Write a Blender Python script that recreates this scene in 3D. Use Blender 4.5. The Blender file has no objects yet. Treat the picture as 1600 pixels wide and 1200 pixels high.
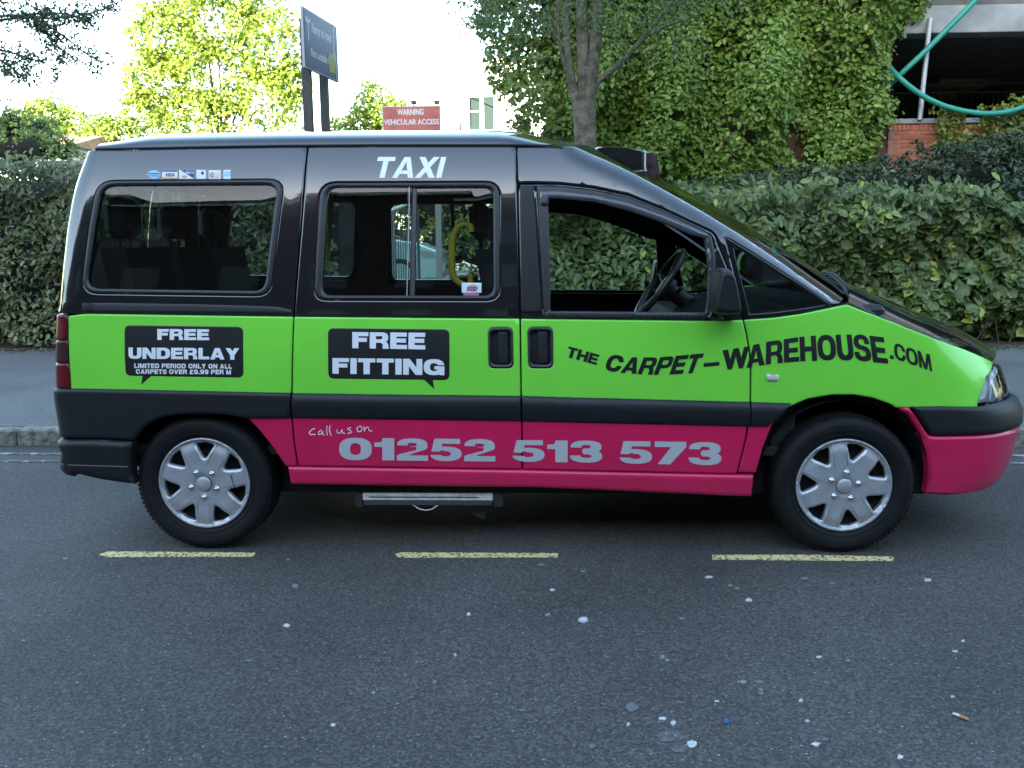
import bpy, math, random
import numpy as np
from mathutils import Vector, Matrix
from mathutils.geometry import delaunay_2d_cdt

random.seed(7)
RNG = np.random.default_rng(7)
sc = bpy.context.scene
COL = sc.collection
R = math.radians

# ------------------------------------------------------------------ camera
CAM = np.array([1.5333, -3.6455, 1.3437])
YAW, PITCH, ROLL, FPX = 0.03988, 0.1600, -0.00759, 1357.0
_fw = np.array([-math.sin(YAW)*math.cos(PITCH), math.cos(YAW)*math.cos(PITCH), -math.sin(PITCH)])
_r0 = np.array([math.cos(YAW), math.sin(YAW), 0.0]); _u0 = np.cross(_r0, _fw)
CR = _r0*math.cos(ROLL) + _u0*math.sin(ROLL)
CU = -_r0*math.sin(ROLL) + _u0*math.cos(ROLL)
cd = bpy.data.cameras.new('camera'); cd.sensor_width = 36.0; cd.lens = FPX/1600*36
cd.clip_start = 0.05; cd.clip_end = 3000
cam = bpy.data.objects.new('camera', cd); COL.objects.link(cam)
m = Matrix.Identity(4)
for i in range(3):
    m[i][0], m[i][1], m[i][2], m[i][3] = CR[i], CU[i], -_fw[i], CAM[i]
cam.matrix_world = m
sc.camera = cam

# ------------------------------------------------------------------ light
SUN_EL, SUN_AZ = R(9.5), R(190)        # azimuth clockwise from +Y: the sun stands behind the camera, a little to the left
w = bpy.data.worlds.new('World'); sc.world = w; w.use_nodes = True
nt = w.node_tree; bg = nt.nodes['Background']
sky = nt.nodes.new('ShaderNodeTexSky'); sky.sky_type = 'NISHITA'; sky.sun_disc = False
sky.sun_elevation = SUN_EL; sky.sun_rotation = SUN_AZ
sky.air_density = 1.0; sky.dust_density = 0.8; sky.ozone_density = 1.0
nt.links.new(sky.outputs[0], bg.inputs[0]); bg.inputs[1].default_value = 0.15
sd = bpy.data.lights.new('sun', 'SUN'); sd.energy = 3.4; sd.angle = R(0.5); sd.color = (1.0, 0.93, 0.76)
so = bpy.data.objects.new('sun', sd); COL.objects.link(so)
sdir = Vector((math.sin(SUN_AZ)*math.cos(SUN_EL), math.cos(SUN_AZ)*math.cos(SUN_EL), math.sin(SUN_EL)))
so.rotation_euler = sdir.to_track_quat('Z', 'Y').to_euler(); so.location = (0, -20, 20)
sc.view_settings.view_transform = 'Standard'; sc.view_settings.look = 'None'
sc.view_settings.gamma = 1.0; sc.view_settings.exposure = 3.3; sc.view_settings.use_curve_mapping = False
sc.render.engine = 'CYCLES'
sc.cycles.use_denoising = True
sc.cycles.max_bounces = 10; sc.cycles.transparent_max_bounces = 24; sc.cycles.caustics_reflective = False
sc.cycles.sample_clamp_indirect = 6.0

# ------------------------------------------------------------------ pixel helpers
def ray(px, py):
    return _fw + CR*(px-800)/FPX - CU*(py-600)/FPX
def at(px, py, Y):
    d = ray(px, py); return CAM + d*((Y-CAM[1])/d[1])
def onz(px, py, z):
    d = ray(px, py); return CAM + d*((z-CAM[2])/d[2])
def project(P):
    d = P - CAM; dep = d@_fw
    return np.stack([800+FPX*(d@CR)/dep, 600-FPX*(d@CU)/dep], -1)

# ------------------------------------------------------------------ materials
MATS = {}
def nodes_of(m):
    n = m.node_tree.nodes; return n, m.node_tree.links, n['Principled BSDF']
def mat(name, col, rough=0.5, metal=0.0, spec=0.5, var=0.0, vscale=8.0, bump=0.0, bscale=60.0, coat=0.0, cior=1.5, dirt=0.0, trans=0.0, detail=4, col2=None, bdist=0.01):
    if name in MATS: return MATS[name]
    m = bpy.data.materials.new(name); m.use_nodes = True
    n, l, b = nodes_of(m)
    c = (*col, 1)
    b.inputs['Base Color'].default_value = c
    b.inputs['Roughness'].default_value = rough; b.inputs['Metallic'].default_value = metal
    b.inputs['Specular IOR Level'].default_value = spec
    b.inputs['Coat Weight'].default_value = coat; b.inputs['Coat Roughness'].default_value = 0.02; b.inputs['Coat IOR'].default_value = cior
    tc = n.new('ShaderNodeTexCoord')
    if var > 0:
        nz = n.new('ShaderNodeTexNoise'); nz.inputs['Scale'].default_value = vscale; nz.inputs['Detail'].default_value = detail
        l.new(tc.outputs['Object'], nz.inputs['Vector'])
        rp = n.new('ShaderNodeValToRGB')
        d = col2 if col2 else tuple(x*(1-var) for x in col)
        e = tuple(min(1, x*(1+var)) for x in col) if not col2 else col
        rp.color_ramp.elements[0].position = 0.3; rp.color_ramp.elements[1].position = 0.7
        rp.color_ramp.elements[0].color = (*d, 1); rp.color_ramp.elements[1].color = (*e, 1)
        l.new(nz.outputs['Fac'], rp.inputs[0]); l.new(rp.outputs[0], b.inputs['Base Color'])
    if bump > 0:
        nb = n.new('ShaderNodeTexNoise'); nb.inputs['Scale'].default_value = bscale; nb.inputs['Detail'].default_value = 3
        l.new(tc.outputs['Object'], nb.inputs['Vector'])
        bp = n.new('ShaderNodeBump'); bp.inputs['Strength'].default_value = bump; bp.inputs['Distance'].default_value = bdist
        l.new(nb.outputs['Fac'], bp.inputs['Height']); l.new(bp.outputs[0], b.inputs['Normal'])
    if dirt > 0:                                # road grime thrown up along the lower edge, broken up by noise
        src = b.inputs['Base Color'].links[0].from_socket if b.inputs['Base Color'].links else None
        sp = n.new('ShaderNodeSeparateXYZ'); l.new(tc.outputs['Object'], sp.inputs[0])
        mr = n.new('ShaderNodeMapRange'); mr.inputs[1].default_value = .62; mr.inputs[2].default_value = .26; l.new(sp.outputs[2], mr.inputs[0])
        dn = n.new('ShaderNodeTexNoise'); dn.inputs['Scale'].default_value = 5; dn.inputs['Detail'].default_value = 8; dn.inputs['Roughness'].default_value = .7; l.new(tc.outputs['Object'], dn.inputs['Vector'])
        mu = n.new('ShaderNodeMath'); mu.operation = 'MULTIPLY'; l.new(mr.outputs[0], mu.inputs[0]); l.new(dn.outputs['Fac'], mu.inputs[1])
        m2 = n.new('ShaderNodeMath'); m2.operation = 'MULTIPLY'; m2.inputs[1].default_value = dirt; l.new(mu.outputs[0], m2.inputs[0])
        mx = n.new('ShaderNodeMix'); mx.data_type = 'RGBA'; mx.inputs[6].default_value = c; mx.inputs[7].default_value = (.12, .105, .09, 1); l.new(m2.outputs[0], mx.inputs[0])
        if src: l.new(src, mx.inputs[6])
        l.new(mx.outputs[2], b.inputs['Base Color'])
    MATS[name] = m; return m
def glass(name, tint, refl=0.9, rough=0.0):
    if name in MATS: return MATS[name]
    m = bpy.data.materials.new(name); m.use_nodes = True
    n, l = m.node_tree.nodes, m.node_tree.links; n.remove(n['Principled BSDF'])
    t = n.new('ShaderNodeBsdfTransparent'); t.inputs[0].default_value = (*tint, 1)
    g = n.new('ShaderNodeBsdfGlossy'); g.inputs['Roughness'].default_value = rough; g.inputs['Color'].default_value = (refl, refl, refl, 1)
    f = n.new('ShaderNodeFresnel'); f.inputs[0].default_value = 1.5
    x = n.new('ShaderNodeMixShader'); l.new(f.outputs[0], x.inputs[0]); l.new(t.outputs[0], x.inputs[1]); l.new(g.outputs[0], x.inputs[2])
    l.new(x.outputs[0], n['Material Output'].inputs[0]); MATS[name] = m; return m
def leafmat(name, c1, c2, c3=None, rough=0.4, transl=0.35, spec=0.5):
    """leaf colour varies from leaf to leaf (attribute rnd), part of the light shines through"""
    if name in MATS: return MATS[name]
    m = bpy.data.materials.new(name); m.use_nodes = True
    n, l, b = nodes_of(m)
    a = n.new('ShaderNodeAttribute'); a.attribute_name = 'rnd'
    rp = n.new('ShaderNodeValToRGB'); e = rp.color_ramp.elements
    e[0].color = (*c1, 1); e[1].color = (*c2, 1); e[1].position = 0.85
    if c3:
        x = e.new(0.97); x.color = (*c3, 1)
    l.new(a.outputs['Fac'], rp.inputs[0]); l.new(rp.outputs[0], b.inputs['Base Color'])
    b.inputs['Roughness'].default_value = rough; b.inputs['Specular IOR Level'].default_value = spec
    t = n.new('ShaderNodeBsdfTranslucent'); hs = n.new('ShaderNodeHueSaturation'); hs.inputs['Value'].default_value = 1.3
    l.new(rp.outputs[0], hs.inputs['Color']); l.new(hs.outputs[0], t.inputs[0])
    x = n.new('ShaderNodeMixShader'); x.inputs[0].default_value = transl
    l.new(b.outputs[0], x.inputs[1]); l.new(t.outputs[0], x.inputs[2]); l.new(x.outputs[0], n['Material Output'].inputs[0])
    MATS[name] = m; return m

# ------------------------------------------------------------------ object helpers
def tag(o, label=None, cat=None, group=None, kind=None):
    if label: o['label'] = label
    if cat: o['category'] = cat
    if group: o['group'] = group
    if kind: o['kind'] = kind
    return o
def empty(name, loc=(0, 0, 0), label=None, cat=None, group=None):
    o = bpy.data.objects.new(name, None); COL.objects.link(o); o.location = loc; o.empty_display_size = 0.2
    return tag(o, label, cat, group)
def link(name, me, parent=None, mats=()):
    for x in mats:
        me.materials.append(x)
    o = bpy.data.objects.new(name, me); COL.objects.link(o)
    if parent is not None:
        o.parent = parent
        o.matrix_parent_inverse = Matrix.Translation(-Vector(parent_loc(parent)))
    return o
def parent_loc(p):
    return (0, 0, 0) if p.type == 'MESH' else Vector(p.location)
class MB:
    """collects vertices and faces, then becomes ONE mesh object"""
    def __init__(s): s.v = []; s.f = []; s.m = []; s.s = []
    def add(s, V, F, mi=0, smooth=False):
        b = len(s.v); s.v += [tuple(map(float, p)) for p in V]
        for f in F: s.f.append(tuple(i+b for i in f)); s.m.append(mi); s.s.append(smooth)
        return s
    def box(s, a, b, mi=0, bev=0.0):
        (x0, y0, z0), (x1, y1, z1) = [min(p, q) for p, q in zip(a, b)], [max(p, q) for p, q in zip(a, b)]
        if bev <= 0:
            V = [(x, y, z) for z in (z0, z1) for y in (y0, y1) for x in (x0, x1)]
            return s.add(V, [(0, 2, 3, 1), (4, 5, 7, 6), (0, 1, 5, 4), (2, 6, 7, 3), (0, 4, 6, 2), (1, 3, 7, 5)], mi)
        e = bev; V = []; F = []
        for z, i in ((z0, e), (z0+e, 0), (z1-e, 0), (z1, e)):
            V += [(x0+e+i*.0, y0+i, z), (x1-e, y0+i, z), (x1-i, y0+e, z), (x1-i, y1-e, z), (x1-e, y1-i, z), (x0+e, y1-i, z), (x0+i, y1-e, z), (x0+i, y0+e, z)]
        F.append(tuple(range(7, -1, -1))); F.append(tuple(range(24, 32)))
        for k in range(3):
            for j in range(8):
                F.append((k*8+j, k*8+(j+1) % 8, k*8+8+(j+1) % 8, k*8+8+j))
        return s.add(V, F, mi)
    def obox(s, c, ax, ay, az, mi=0):
        """box given by centre and three half-axis vectors"""
        c, ax, ay, az = map(lambda q: np.array(q, float), (c, ax, ay, az))
        V = [c + i*ax + j*ay + k*az for k in (-1, 1) for j in (-1, 1) for i in (-1, 1)]
        return s.add(V, [(0, 2, 3, 1), (4, 5, 7, 6), (0, 1, 5, 4), (2, 6, 7, 3), (0, 4, 6, 2), (1, 3, 7, 5)], mi)
    def tube(s, P, rad, n=8, mi=0, cap=True, closed=False):
        P = [np.array(p, float) for p in P]; k = len(P)
        rr = rad if hasattr(rad, '__len__') else [rad]*k
        V = []; F = []; up = None
        for i in range(k):
            if closed: t = P[(i+1) % k]-P[i-1]
            else: t = P[min(i+1, k-1)]-P[max(i-1, 0)]
            t = t/(np.linalg.norm(t)+1e-9)
            if up is None:
                up = np.array([0, 0, 1.0]) if abs(t[2]) < .9 else np.array([1.0, 0, 0])
            a = np.cross(t, up); a /= np.linalg.norm(a)+1e-9; b = np.cross(a, t); up = b
            for j in range(n):
                q = 2*math.pi*j/n; V.append(P[i]+rr[i]*(math.cos(q)*a+math.sin(q)*b))
        for i in range(k if closed else k-1):
            i2 = (i+1) % k
            for j in range(n):
                F.append((i*n+j, i*n+(j+1) % n, i2*n+(j+1) % n, i2*n+j))
        s.add(V, F, mi, True)
        if cap and not closed:
            s.add(V[:n], [tuple(range(n))[::-1]], mi); s.add(V[-n:], [tuple(range(n))], mi)
        return s
    def lathe_y(s, c, prof, n=48, mi=0, smooth=True, a0=0, a1=2*math.pi):
        """prof: (radius, y) pairs turned about the y axis through c"""
        V = []; F = []; k = len(prof); full = abs(a1-a0-2*math.pi) < 1e-6
        N = n if full else n+1
        for j in range(N):
            q = a0+(a1-a0)*j/n
            for r, y in prof: V.append((c[0]+r*math.sin(q), c[1]+y, c[2]+r*math.cos(q)))
        for j in range(n):
            j2 = (j+1) % N
            for i in range(k-1): F.append((j*k+i, j*k+i+1, j2*k+i+1, j2*k+i))
        return s.add(V, F, mi, smooth)
    def mesh(s, name):
        me = bpy.data.meshes.new(name); me.from_pydata(s.v, [], s.f)
        me.polygons.foreach_set('material_index', s.m); me.polygons.foreach_set('use_smooth', s.s)
        me.update(); return me
    def build(s, name, parent=None, *mats): return link(name, s.mesh(name), parent, mats)
def smoothstep(a, b, x):
    t = np.clip((x-a)/(b-a), 0, 1); return t*t*(3-2*t)
def inpoly(P, poly):
    x, y = P[:, 0], P[:, 1]; ins = np.zeros(len(P), bool); n = len(poly)
    for i in range(n):
        x0, y0 = poly[i]; x1, y1 = poly[(i+1) % n]
        if y0 == y1: continue
        c = ((y0 > y) != (y1 > y)) & (x < (x1-x0)*(y-y0)/(y1-y0)+x0); ins ^= c
    return ins
def distpoly(P, polys):
    d = np.full(len(P), 1e9)
    for poly in polys:
        A = np.array(poly); B = np.roll(A, -1, 0)
        for a, b in zip(A, B):
            ab = b-a; L = ab@ab+1e-12; t = np.clip(((P-a)@ab)/L, 0, 1)
            d = np.minimum(d, np.hypot(*(P-(a+t[:, None]*ab)).T))
    return d
def roundpoly(pts, r, n=5):
    out = []; pts = [np.array(p, float) for p in pts]; k = len(pts)
    for i in range(k):
        a, b, c = pts[i-1], pts[i], pts[(i+1) % k]
        rr = r[i] if hasattr(r, '__len__') else r
        if rr <= 0: out.append(tuple(b)); continue
        p = b+(a-b)/np.linalg.norm(a-b)*min(rr, np.linalg.norm(a-b)*.48); q = b+(c-b)/np.linalg.norm(c-b)*min(rr, np.linalg.norm(c-b)*.48)
        for j in range(n+1):
            t = j/n; out.append(tuple((1-t)**2*p+2*t*(1-t)*b+t*t*q))
    return out
def fill2d(groups, extra=None):
    """groups: list of lists of (+1/-1, polygon); union of the groups. returns 2-D verts and triangles"""
    V = []; E = []
    for g in groups:
        for s, p in g:
            b = len(V); V += [tuple(map(float, q)) for q in p]; E += [(b+i, b+(i+1) % len(p)) for i in range(len(p))]
    if extra is not None: V += [tuple(map(float, q)) for q in extra]
    ov, oe, of, _, _, _ = delaunay_2d_cdt([Vector(v) for v in V], E, [], 0, 1e-7)
    P = np.array([tuple(v) for v in ov]); T = np.array([tuple(f) for f in of if len(f) == 3])
    C = P[T].mean(1); keep = np.zeros(len(T), bool)
    for g in groups:
        k = np.zeros(len(T), bool)
        for s, p in g:
            i = inpoly(C, p)
            k = k | i if s > 0 else k & ~i
        keep |= k
    T = T[keep]
    a = P[T[:, 1]]-P[T[:, 0]]; b = P[T[:, 2]]-P[T[:, 0]]
    ar = a[:, 0]*b[:, 1]-a[:, 1]*b[:, 0]
    T = T[np.abs(ar) > 1e-12]
    return P, T
# ================================================================== THE VAN
# body side as a smooth surface M(u, z): u runs along the plan outline (u = x on the straight flank), z is height
W = 1.80
def _plan():
    P = []
    for t in np.linspace(0, 1, 12)[:-1]: P.append((-.614, W/2-(W/2-.05)*t))
    for th in np.linspace(90, 0, 24): P.append((-.564-.05*math.sin(R(th)), .05*(1-math.cos(R(th)))))
    for x in np.linspace(-.555, 3.28, 90): P.append((x, 0))
    for th in np.linspace(0, 90, 30): P.append((3.31+.42*math.sin(R(th)), .40*(1-math.cos(R(th)))))
    y0 = .40
    for t in np.linspace(0, 1, 12)[1:]: P.append((3.73+.04*(1-(1-t)**2), y0+(W/2-y0)*t))
    P = np.array(P)
    tp = .06*np.clip((P[:, 0]-2.2)/1.2, 0, 2)**2
    k = P[:, 1] < W/2-1e-6
    P[:, 1] += tp*np.where(P[:, 1] > .4, np.clip((W/2-P[:, 1])/(W/2-.4), 0, 1), 1)
    s = np.concatenate([[0], np.cumsum(np.hypot(*np.diff(P, axis=0).T))])
    i = np.argmin(abs(P[:, 0]-1.0)+P[:, 1]*10)
    return P, s-s[i]+P[i, 0]
PLAN, PU = _plan()
U_RC, U_FC = PU[0], PU[-1]                 # rear and front centre line
U_RE = PU[11]                              # where the rear corner ends
U_FE = PU[11+24+90+29]                     # where the front corner ends
def pz(z):
    z = np.asarray(z, float)
    a = np.clip(z-.88, 0, None)
    up = .10*a+.09*a*a
    mid = .035*np.clip(z-.72, 0, .16)
    lo = .16*np.clip(.52-z, 0, None)**2+.03*np.clip(.5-z, 0, None)
    top = .55*np.clip(z-1.56, 0, .3)**2
    return up+mid+lo+top
SRZ = [0, .5, .7, 1.05, 1.23, 1.43, 1.55, 1.66, 1.76, 1.85]
SRV = [.02, .015, 0, .020, .037, .058, .077, .104, .132, .165]
SFZ = [.10, .15, .226, .27, .338, .41, .476, .51, .577, .617, .65, .70, .77, .816, .9, 1.1]
SFV = [-.3, -.2, -.11, -.06, -.03, -.016, -.012, 0, 0, -.012, -.06, -.076, -.104, -.14, -.22, -.4]
def M(u, z):
    u = np.asarray(u, float); z = np.asarray(z, float)
    x = np.interp(u, PU, PLAN[:, 0]); y = np.interp(u, PU, PLAN[:, 1])
    wr = 1-smoothstep(-.62, -.1, u); wf = smoothstep(2.9, 3.6, u)
    x = x+wr*np.interp(z, SRZ, SRV)+wf*np.interp(z, SFZ, SFV)
    return np.stack([x, y+pz(z)*np.clip((W/2-y)/(W/2-.05), 0, 1), z], -1)
def NRM(u, z):
    e = 1e-3
    a = M(u+e, z)-M(u-e, z); b = M(u, z+e)-M(u, z-e)
    n = np.cross(a, b); n /= np.linalg.norm(n, axis=-1, keepdims=True)+1e-12
    return n                                # points outwards (-y on the flank)
def MO(uv, off):
    uv = np.asarray(uv, float); p = M(uv[:, 0], uv[:, 1]); return p+NRM(uv[:, 0], uv[:, 1])*np.reshape(off, (-1, 1))
def solve(px):
    """photo pixels -> (u, z) on the body side"""
    px = np.asarray(px, float).reshape(-1, 2)
    g = np.array([at(a, b, .05) for a, b in px]); u = np.clip(g[:, 0], -.62, 3.6); z = g[:, 2].copy()
    for it in range(14):
        f0 = project(M(u, z))-px; e = 1e-4
        fu = (project(M(u+e, z))-px-f0)/e; fz = (project(M(u, z+e))-px-f0)/e
        det = fu[:, 0]*fz[:, 1]-fu[:, 1]*fz[:, 0]; det = np.where(abs(det) < 1e-3, 1e-3, det)
        du = (f0[:, 0]*fz[:, 1]-f0[:, 1]*fz[:, 0])/det; dz = (fu[:, 0]*f0[:, 1]-fu[:, 1]*f0[:, 0])/det
        u = u-np.clip(du, -.1, .1); z = z-np.clip(dz, -.1, .1)
    return np.stack([u, z], -1)
def poly(pts):
    """mixed list of photo pixels (x, y) and ('uv', u, z)"""
    out = []
    for p in pts:
        out.append(np.array([p[1], p[2]], float) if p[0] == 'uv' else solve([p])[0])
    return np.array(out)
def zof(x, y): return float(solve([(x, y)])[0][1])
def uof(x, y): return float(solve([(x, y)])[0][0])

def resample(P, step):
    out = []; n = len(P)
    for i in range(n):
        a, b = P[i], P[(i+1) % n]; k = max(1, int(math.ceil(np.linalg.norm(b-a)/step)))
        for j in range(k): out.append(a+(b-a)*j/k)
    return np.array(out)
def grid_pts(P, holes, sp, mind):
    lo, hi = P.min(0), P.max(0)
    nx = max(1, int((hi[0]-lo[0])/sp)); ny = max(1, int((hi[1]-lo[1])/sp))
    X, Y = np.meshgrid(np.linspace(lo[0], hi[0], nx+1), np.linspace(lo[1], hi[1], ny+1)); G = np.stack([X.ravel(), Y.ravel()], -1)
    k = inpoly(G, P)
    for h in holes: k &= ~inpoly(G, h)
    G = G[k]
    if len(G): G = G[distpoly(G, [P]+list(holes)) > mind]
    return G
def rings(P, dists, holes=()):
    """points lying a little inside the outline, for rounded edges"""
    out = []
    for poly_, sgn in [(P, 1)]+[(h, -1) for h in holes]:
        A = np.roll(poly_, 1, 0); B = np.roll(poly_, -1, 0); t = B-A; L = np.linalg.norm(t, axis=1, keepdims=True)+1e-9
        n = np.stack([-t[:, 1], t[:, 0]], -1)/L
        area = .5*np.sum(poly_[:, 0]*np.roll(poly_[:, 1], -1)-np.roll(poly_[:, 0], -1)*poly_[:, 1])
        if area < 0: n = -n
        for d in dists: out.append(poly_+n*d*sgn)
    Q = np.concatenate(out); k = inpoly(Q, P)
    for h in holes: k &= ~inpoly(Q, h)
    Q = Q[k]
    return Q[distpoly(Q, [P]+list(holes)) > min(dists)*.6]
def panel_mesh(regions, off=0.0, r=.004, rim=.014, sp=.06, step=.028, joinmirror=False, surf=None):
    mb = MB()
    F = surf or MO
    for reg in regions:
        outline, holes, mi = reg[:3]
        ro = reg[3] if len(reg) > 3 else off
        P = resample(np.asarray(outline), step); H = [resample(np.asarray(h), step) for h in holes]
        ds = [r*.12, r*.4, r, r+.008] if r > .012 else [r, r+.005]
        ex = [rings(P, ds, H)]
        g = grid_pts(P, H, sp, r+.35*sp)
        if len(g): ex.append(g)
        V2, T = fill2d([[(1, P)]+[(-1, h) for h in H]], np.concatenate(ex))
        d = distpoly(V2, [P]+H); q = 1-np.clip(d/r, 0, 1)
        o = ro-r*(1-np.sqrt(np.clip(1-q*q, 0, 1)))
        V3 = F(V2, o)
        a = np.cross(V3[T[:, 1]]-V3[T[:, 0]], V3[T[:, 2]]-V3[T[:, 0]])
        nn = F(V2[T[:, 0]], np.zeros(len(T))+.01)-F(V2[T[:, 0]], np.zeros(len(T)))
        flip = (a*nn).sum(1) < 0
        T = np.where(flip[:, None], T[:, ::-1], T)
        cnt = {}
        for t in T:
            for i in range(3):
                e = (int(t[i]), int(t[(i+1) % 3])); cnt[e] = 1
        be = [e for e in cnt if (e[1], e[0]) not in cnt]
        Vb = F(V2, o-rim)
        RV = []; RF = []
        for a_, b_ in be:
            k = len(RV); RV += [V3[a_], V3[b_], Vb[b_], Vb[a_]]; RF.append((k+1, k, k+3, k+2))
        parts = [(V3, [tuple(map(int, t)) for t in T], True), (RV, RF, False)]
        for V_, F_, s_ in parts:
            mb.add(V_, F_, mi, s_)
            if joinmirror: mb.add([(v[0], W-v[1], v[2]) for v in V_], [f[::-1] for f in F_], mi, s_)
    return mb
def mirror_mesh(me, name):
    n = me.copy(); n.name = name
    co = np.empty(len(n.vertices)*3, 'f'); n.vertices.foreach_get('co', co); co = co.reshape(-1, 3); co[:, 1] = W-co[:, 1]
    n.vertices.foreach_set('co', co.ravel()); n.flip_normals(); n.update(); return n
VAN = empty('taxi_van', (1.4, .9, 0), 'black taxi van with lime green and pink livery parked at the kerb', 'van')
def vpart(name, mb, mats, parent=None, far=True, farparent=None, label=None):
    o = link(name, mb.mesh(name), parent or VAN, mats)
    if label: o['label'] = label
    f = None
    if far: f = link(name, mirror_mesh(o.data, name), farparent or VAN, ())
    return o, f

BLK = mat('black_gloss_paint', (.005, .005, .008), .12, 0, .5, coat=1.0, cior=1.55, bump=.04, bscale=3, bdist=.02)
GRN = mat('lime_green_vinyl', (.185, .66, .055), .30, 0, .4, coat=.3, var=.05, vscale=2.5, bump=.03, bscale=4, bdist=.02)
PNK = mat('magenta_vinyl', (.60, .007, .082), .30, 0, .4, coat=.35, var=.08, vscale=3, dirt=.22, bump=.03, bscale=4, bdist=.02)
PLA = mat('black_grained_plastic', (.010, .0105, .013), .46, 0, .38, bump=.12, bscale=900, bdist=.001)
RUB = mat('black_rubber_seal', (.02, .021, .025), .38, 0, .5)
DRK = mat('dark_underbody', (.008, .008, .009), .8)
TRIM = mat('charcoal_trim', (.02, .021, .024), .75, var=.3, vscale=30)
SEAT = mat('dark_seat_cloth', (.012, .012, .016), .9, var=.3, vscale=120)
SILV = mat('silver_wheel_paint', (.46, .47, .49), .42, .55, .5, var=.10, vscale=30)
CHR = mat('bright_steel', (.6, .6, .62), .25, 1.0)
WHT = mat('white_vinyl', (.75, .76, .78), .4)
GREYW = mat('silver_grey_vinyl', (.44, .46, .48), .42)
BLKV = mat('black_vinyl', (.010, .010, .012), .38)
TYR = mat('tyre_rubber', (.007, .007, .008), .7, 0, .25, var=.3, vscale=20, bump=.15, bscale=120, bdist=.002)
GLS = glass('clear_tinted_glass', (.74, .83, .80))
GLD = glass('privacy_glass', (.60, .68, .67))
YEL = mat('yellow_grab_rail', (.62, .50, .05), .4)

# --- shut lines and border lines, traced on the photograph
LA = [(480.5, 230), (475, 290), (470, 356), (464, 430), (458.8, 492), (455.8, 615), (455.8, 653), (459, 690), (465, 728)]
LB = [(807, 229), (808.5, 287), (810.6, 372), (812.8, 496), (814.3, 617), (815.2, 656), (816.2, 734)]
LC = [(1161, 498), (1167, 524), (1173, 561), (1173, 627), (1170.5, 656), (1166, 685), (1152.5, 738)]
def lx(L, y): return float(np.interp(y, [p[1] for p in L], [p[0] for p in L]))
G = 1.3   # half a shut-line gap, in photo pixels
def seg(L, y0, y1, d):
    a, b = min(y0, y1), max(y0, y1)
    ys = [a]+[p[1] for p in L if a+4 < p[1] < b-4]+[b]
    out = [(lx(L, y)+d, y) for y in ys]
    return out if y0 < y1 else out[::-1]
BELT = [(104, 491), (130, 489.5), (456, 494.3), (813, 497.5), (1127, 501), (1161, 499), (1209, 495.6), (1250, 490), (1287, 482.5), (1319, 475.8)]
STT = [(112, 606.5), (456, 613.8), (814, 618), (1172, 627.5), (1237, 629.5)]     # top of the side moulding
STB = [(384.5, 653.4), (456, 653), (814, 658), (1172, 666), (1200, 666.6)]       # its bottom
SIT = [(447.5, 729), (816, 734.5), (1179, 742.5)]                                  # top of the sill
def ly(L, x): return float(np.interp(x, [p[0] for p in L], [p[1] for p in L]))
def run(L, x0, x1, dy=0):
    a, b = min(x0, x1), max(x0, x1); xs = [a]+[p[0] for p in L if a+3 < p[0] < b-3]+[b]
    out = [(x, ly(L, x)+dy) for x in xs]
    return out if x0 < x1 else out[::-1]
DRIP = [(140, 233.5), (220, 231), (300, 229.3), (440, 227), (600, 226), (806, 226), (840, 226.5), (870, 226.8), (900, 229.2)]

# windows: rounded openings
RW_O = roundpoly([(152, 283.5), (444, 281), (422, 462), (127, 458)], [26, 24, 22, 26])
RW_I = roundpoly([(160, 290), (434, 288), (414, 455), (135, 451)], [22, 20, 18, 22])
SW_O = roundpoly([(500, 285.5), (780.5, 284.8), (781.5, 469.5), (490, 469)], [26, 22, 22, 20])
SW_I = roundpoly([(511, 292.5), (770.5, 291.5), (771.5, 462), (503, 461.5)], [18, 16, 16, 14])
FW_O = [(839, 291), (872.5, 291.5), (927.5, 297.5), (982.5, 309.5), (1037.5, 331.5), (1079, 351), (1108, 366), (1112, 371), (1117.5, 400), (1118.5, 427), (1113, 470), (1109, 492), (850, 490), (846, 420), (841, 320)]
FW_I = [(856, 306), (872.5, 306), (927.5, 311.5), (982.5, 324), (1037.5, 345), (1079, 362), (1100.5, 371), (1104.5, 400), (1106.5, 427.5), (1105, 471), (1102, 488), (860, 486), (860, 420), (857, 330)]
QW_O = [(1133, 369), (1175, 394), (1225, 426), (1275, 458.5), (1301, 477), (1287, 480.5), (1250, 487.5), (1209, 493), (1165, 496), (1160, 480), (1150, 436), (1139, 392)]
UVP = lambda L: poly(L)

# --- rear quarter panel
zb_r, zt_r = zof(120, 489.8), zof(150, 234)
rq_black = poly([('uv', U_RE, zt_r), (170, 234)]+run(DRIP, 200, 479, 2.5)+seg(LA, 231, 493.5, -G)+run(BELT, 455, 130, -.6)+[('uv', U_RE, zb_r)])
rq_green = poly([(106, 494), (130, 490.5)]+run(BELT, 140, 456, .6)+seg(LA, 495.5, 613.5, -G)+run(STT, 454, 112, 6)+[(110.5, 607)])
rq_pink = poly([(384.5, 650)]+[(lx(LA, 650)-G, 650)]+seg(LA, 652, 728, -G)+[(447.5, 729), (442, 722), (426, 698), (406.5, 673.5)])
o_rq, _ = vpart('rear_quarter_panel', panel_mesh([(rq_black, [poly(RW_O)], 0), (rq_green, [], 1), (rq_pink, [], 2)]), (BLK, GRN, PNK))
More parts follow.
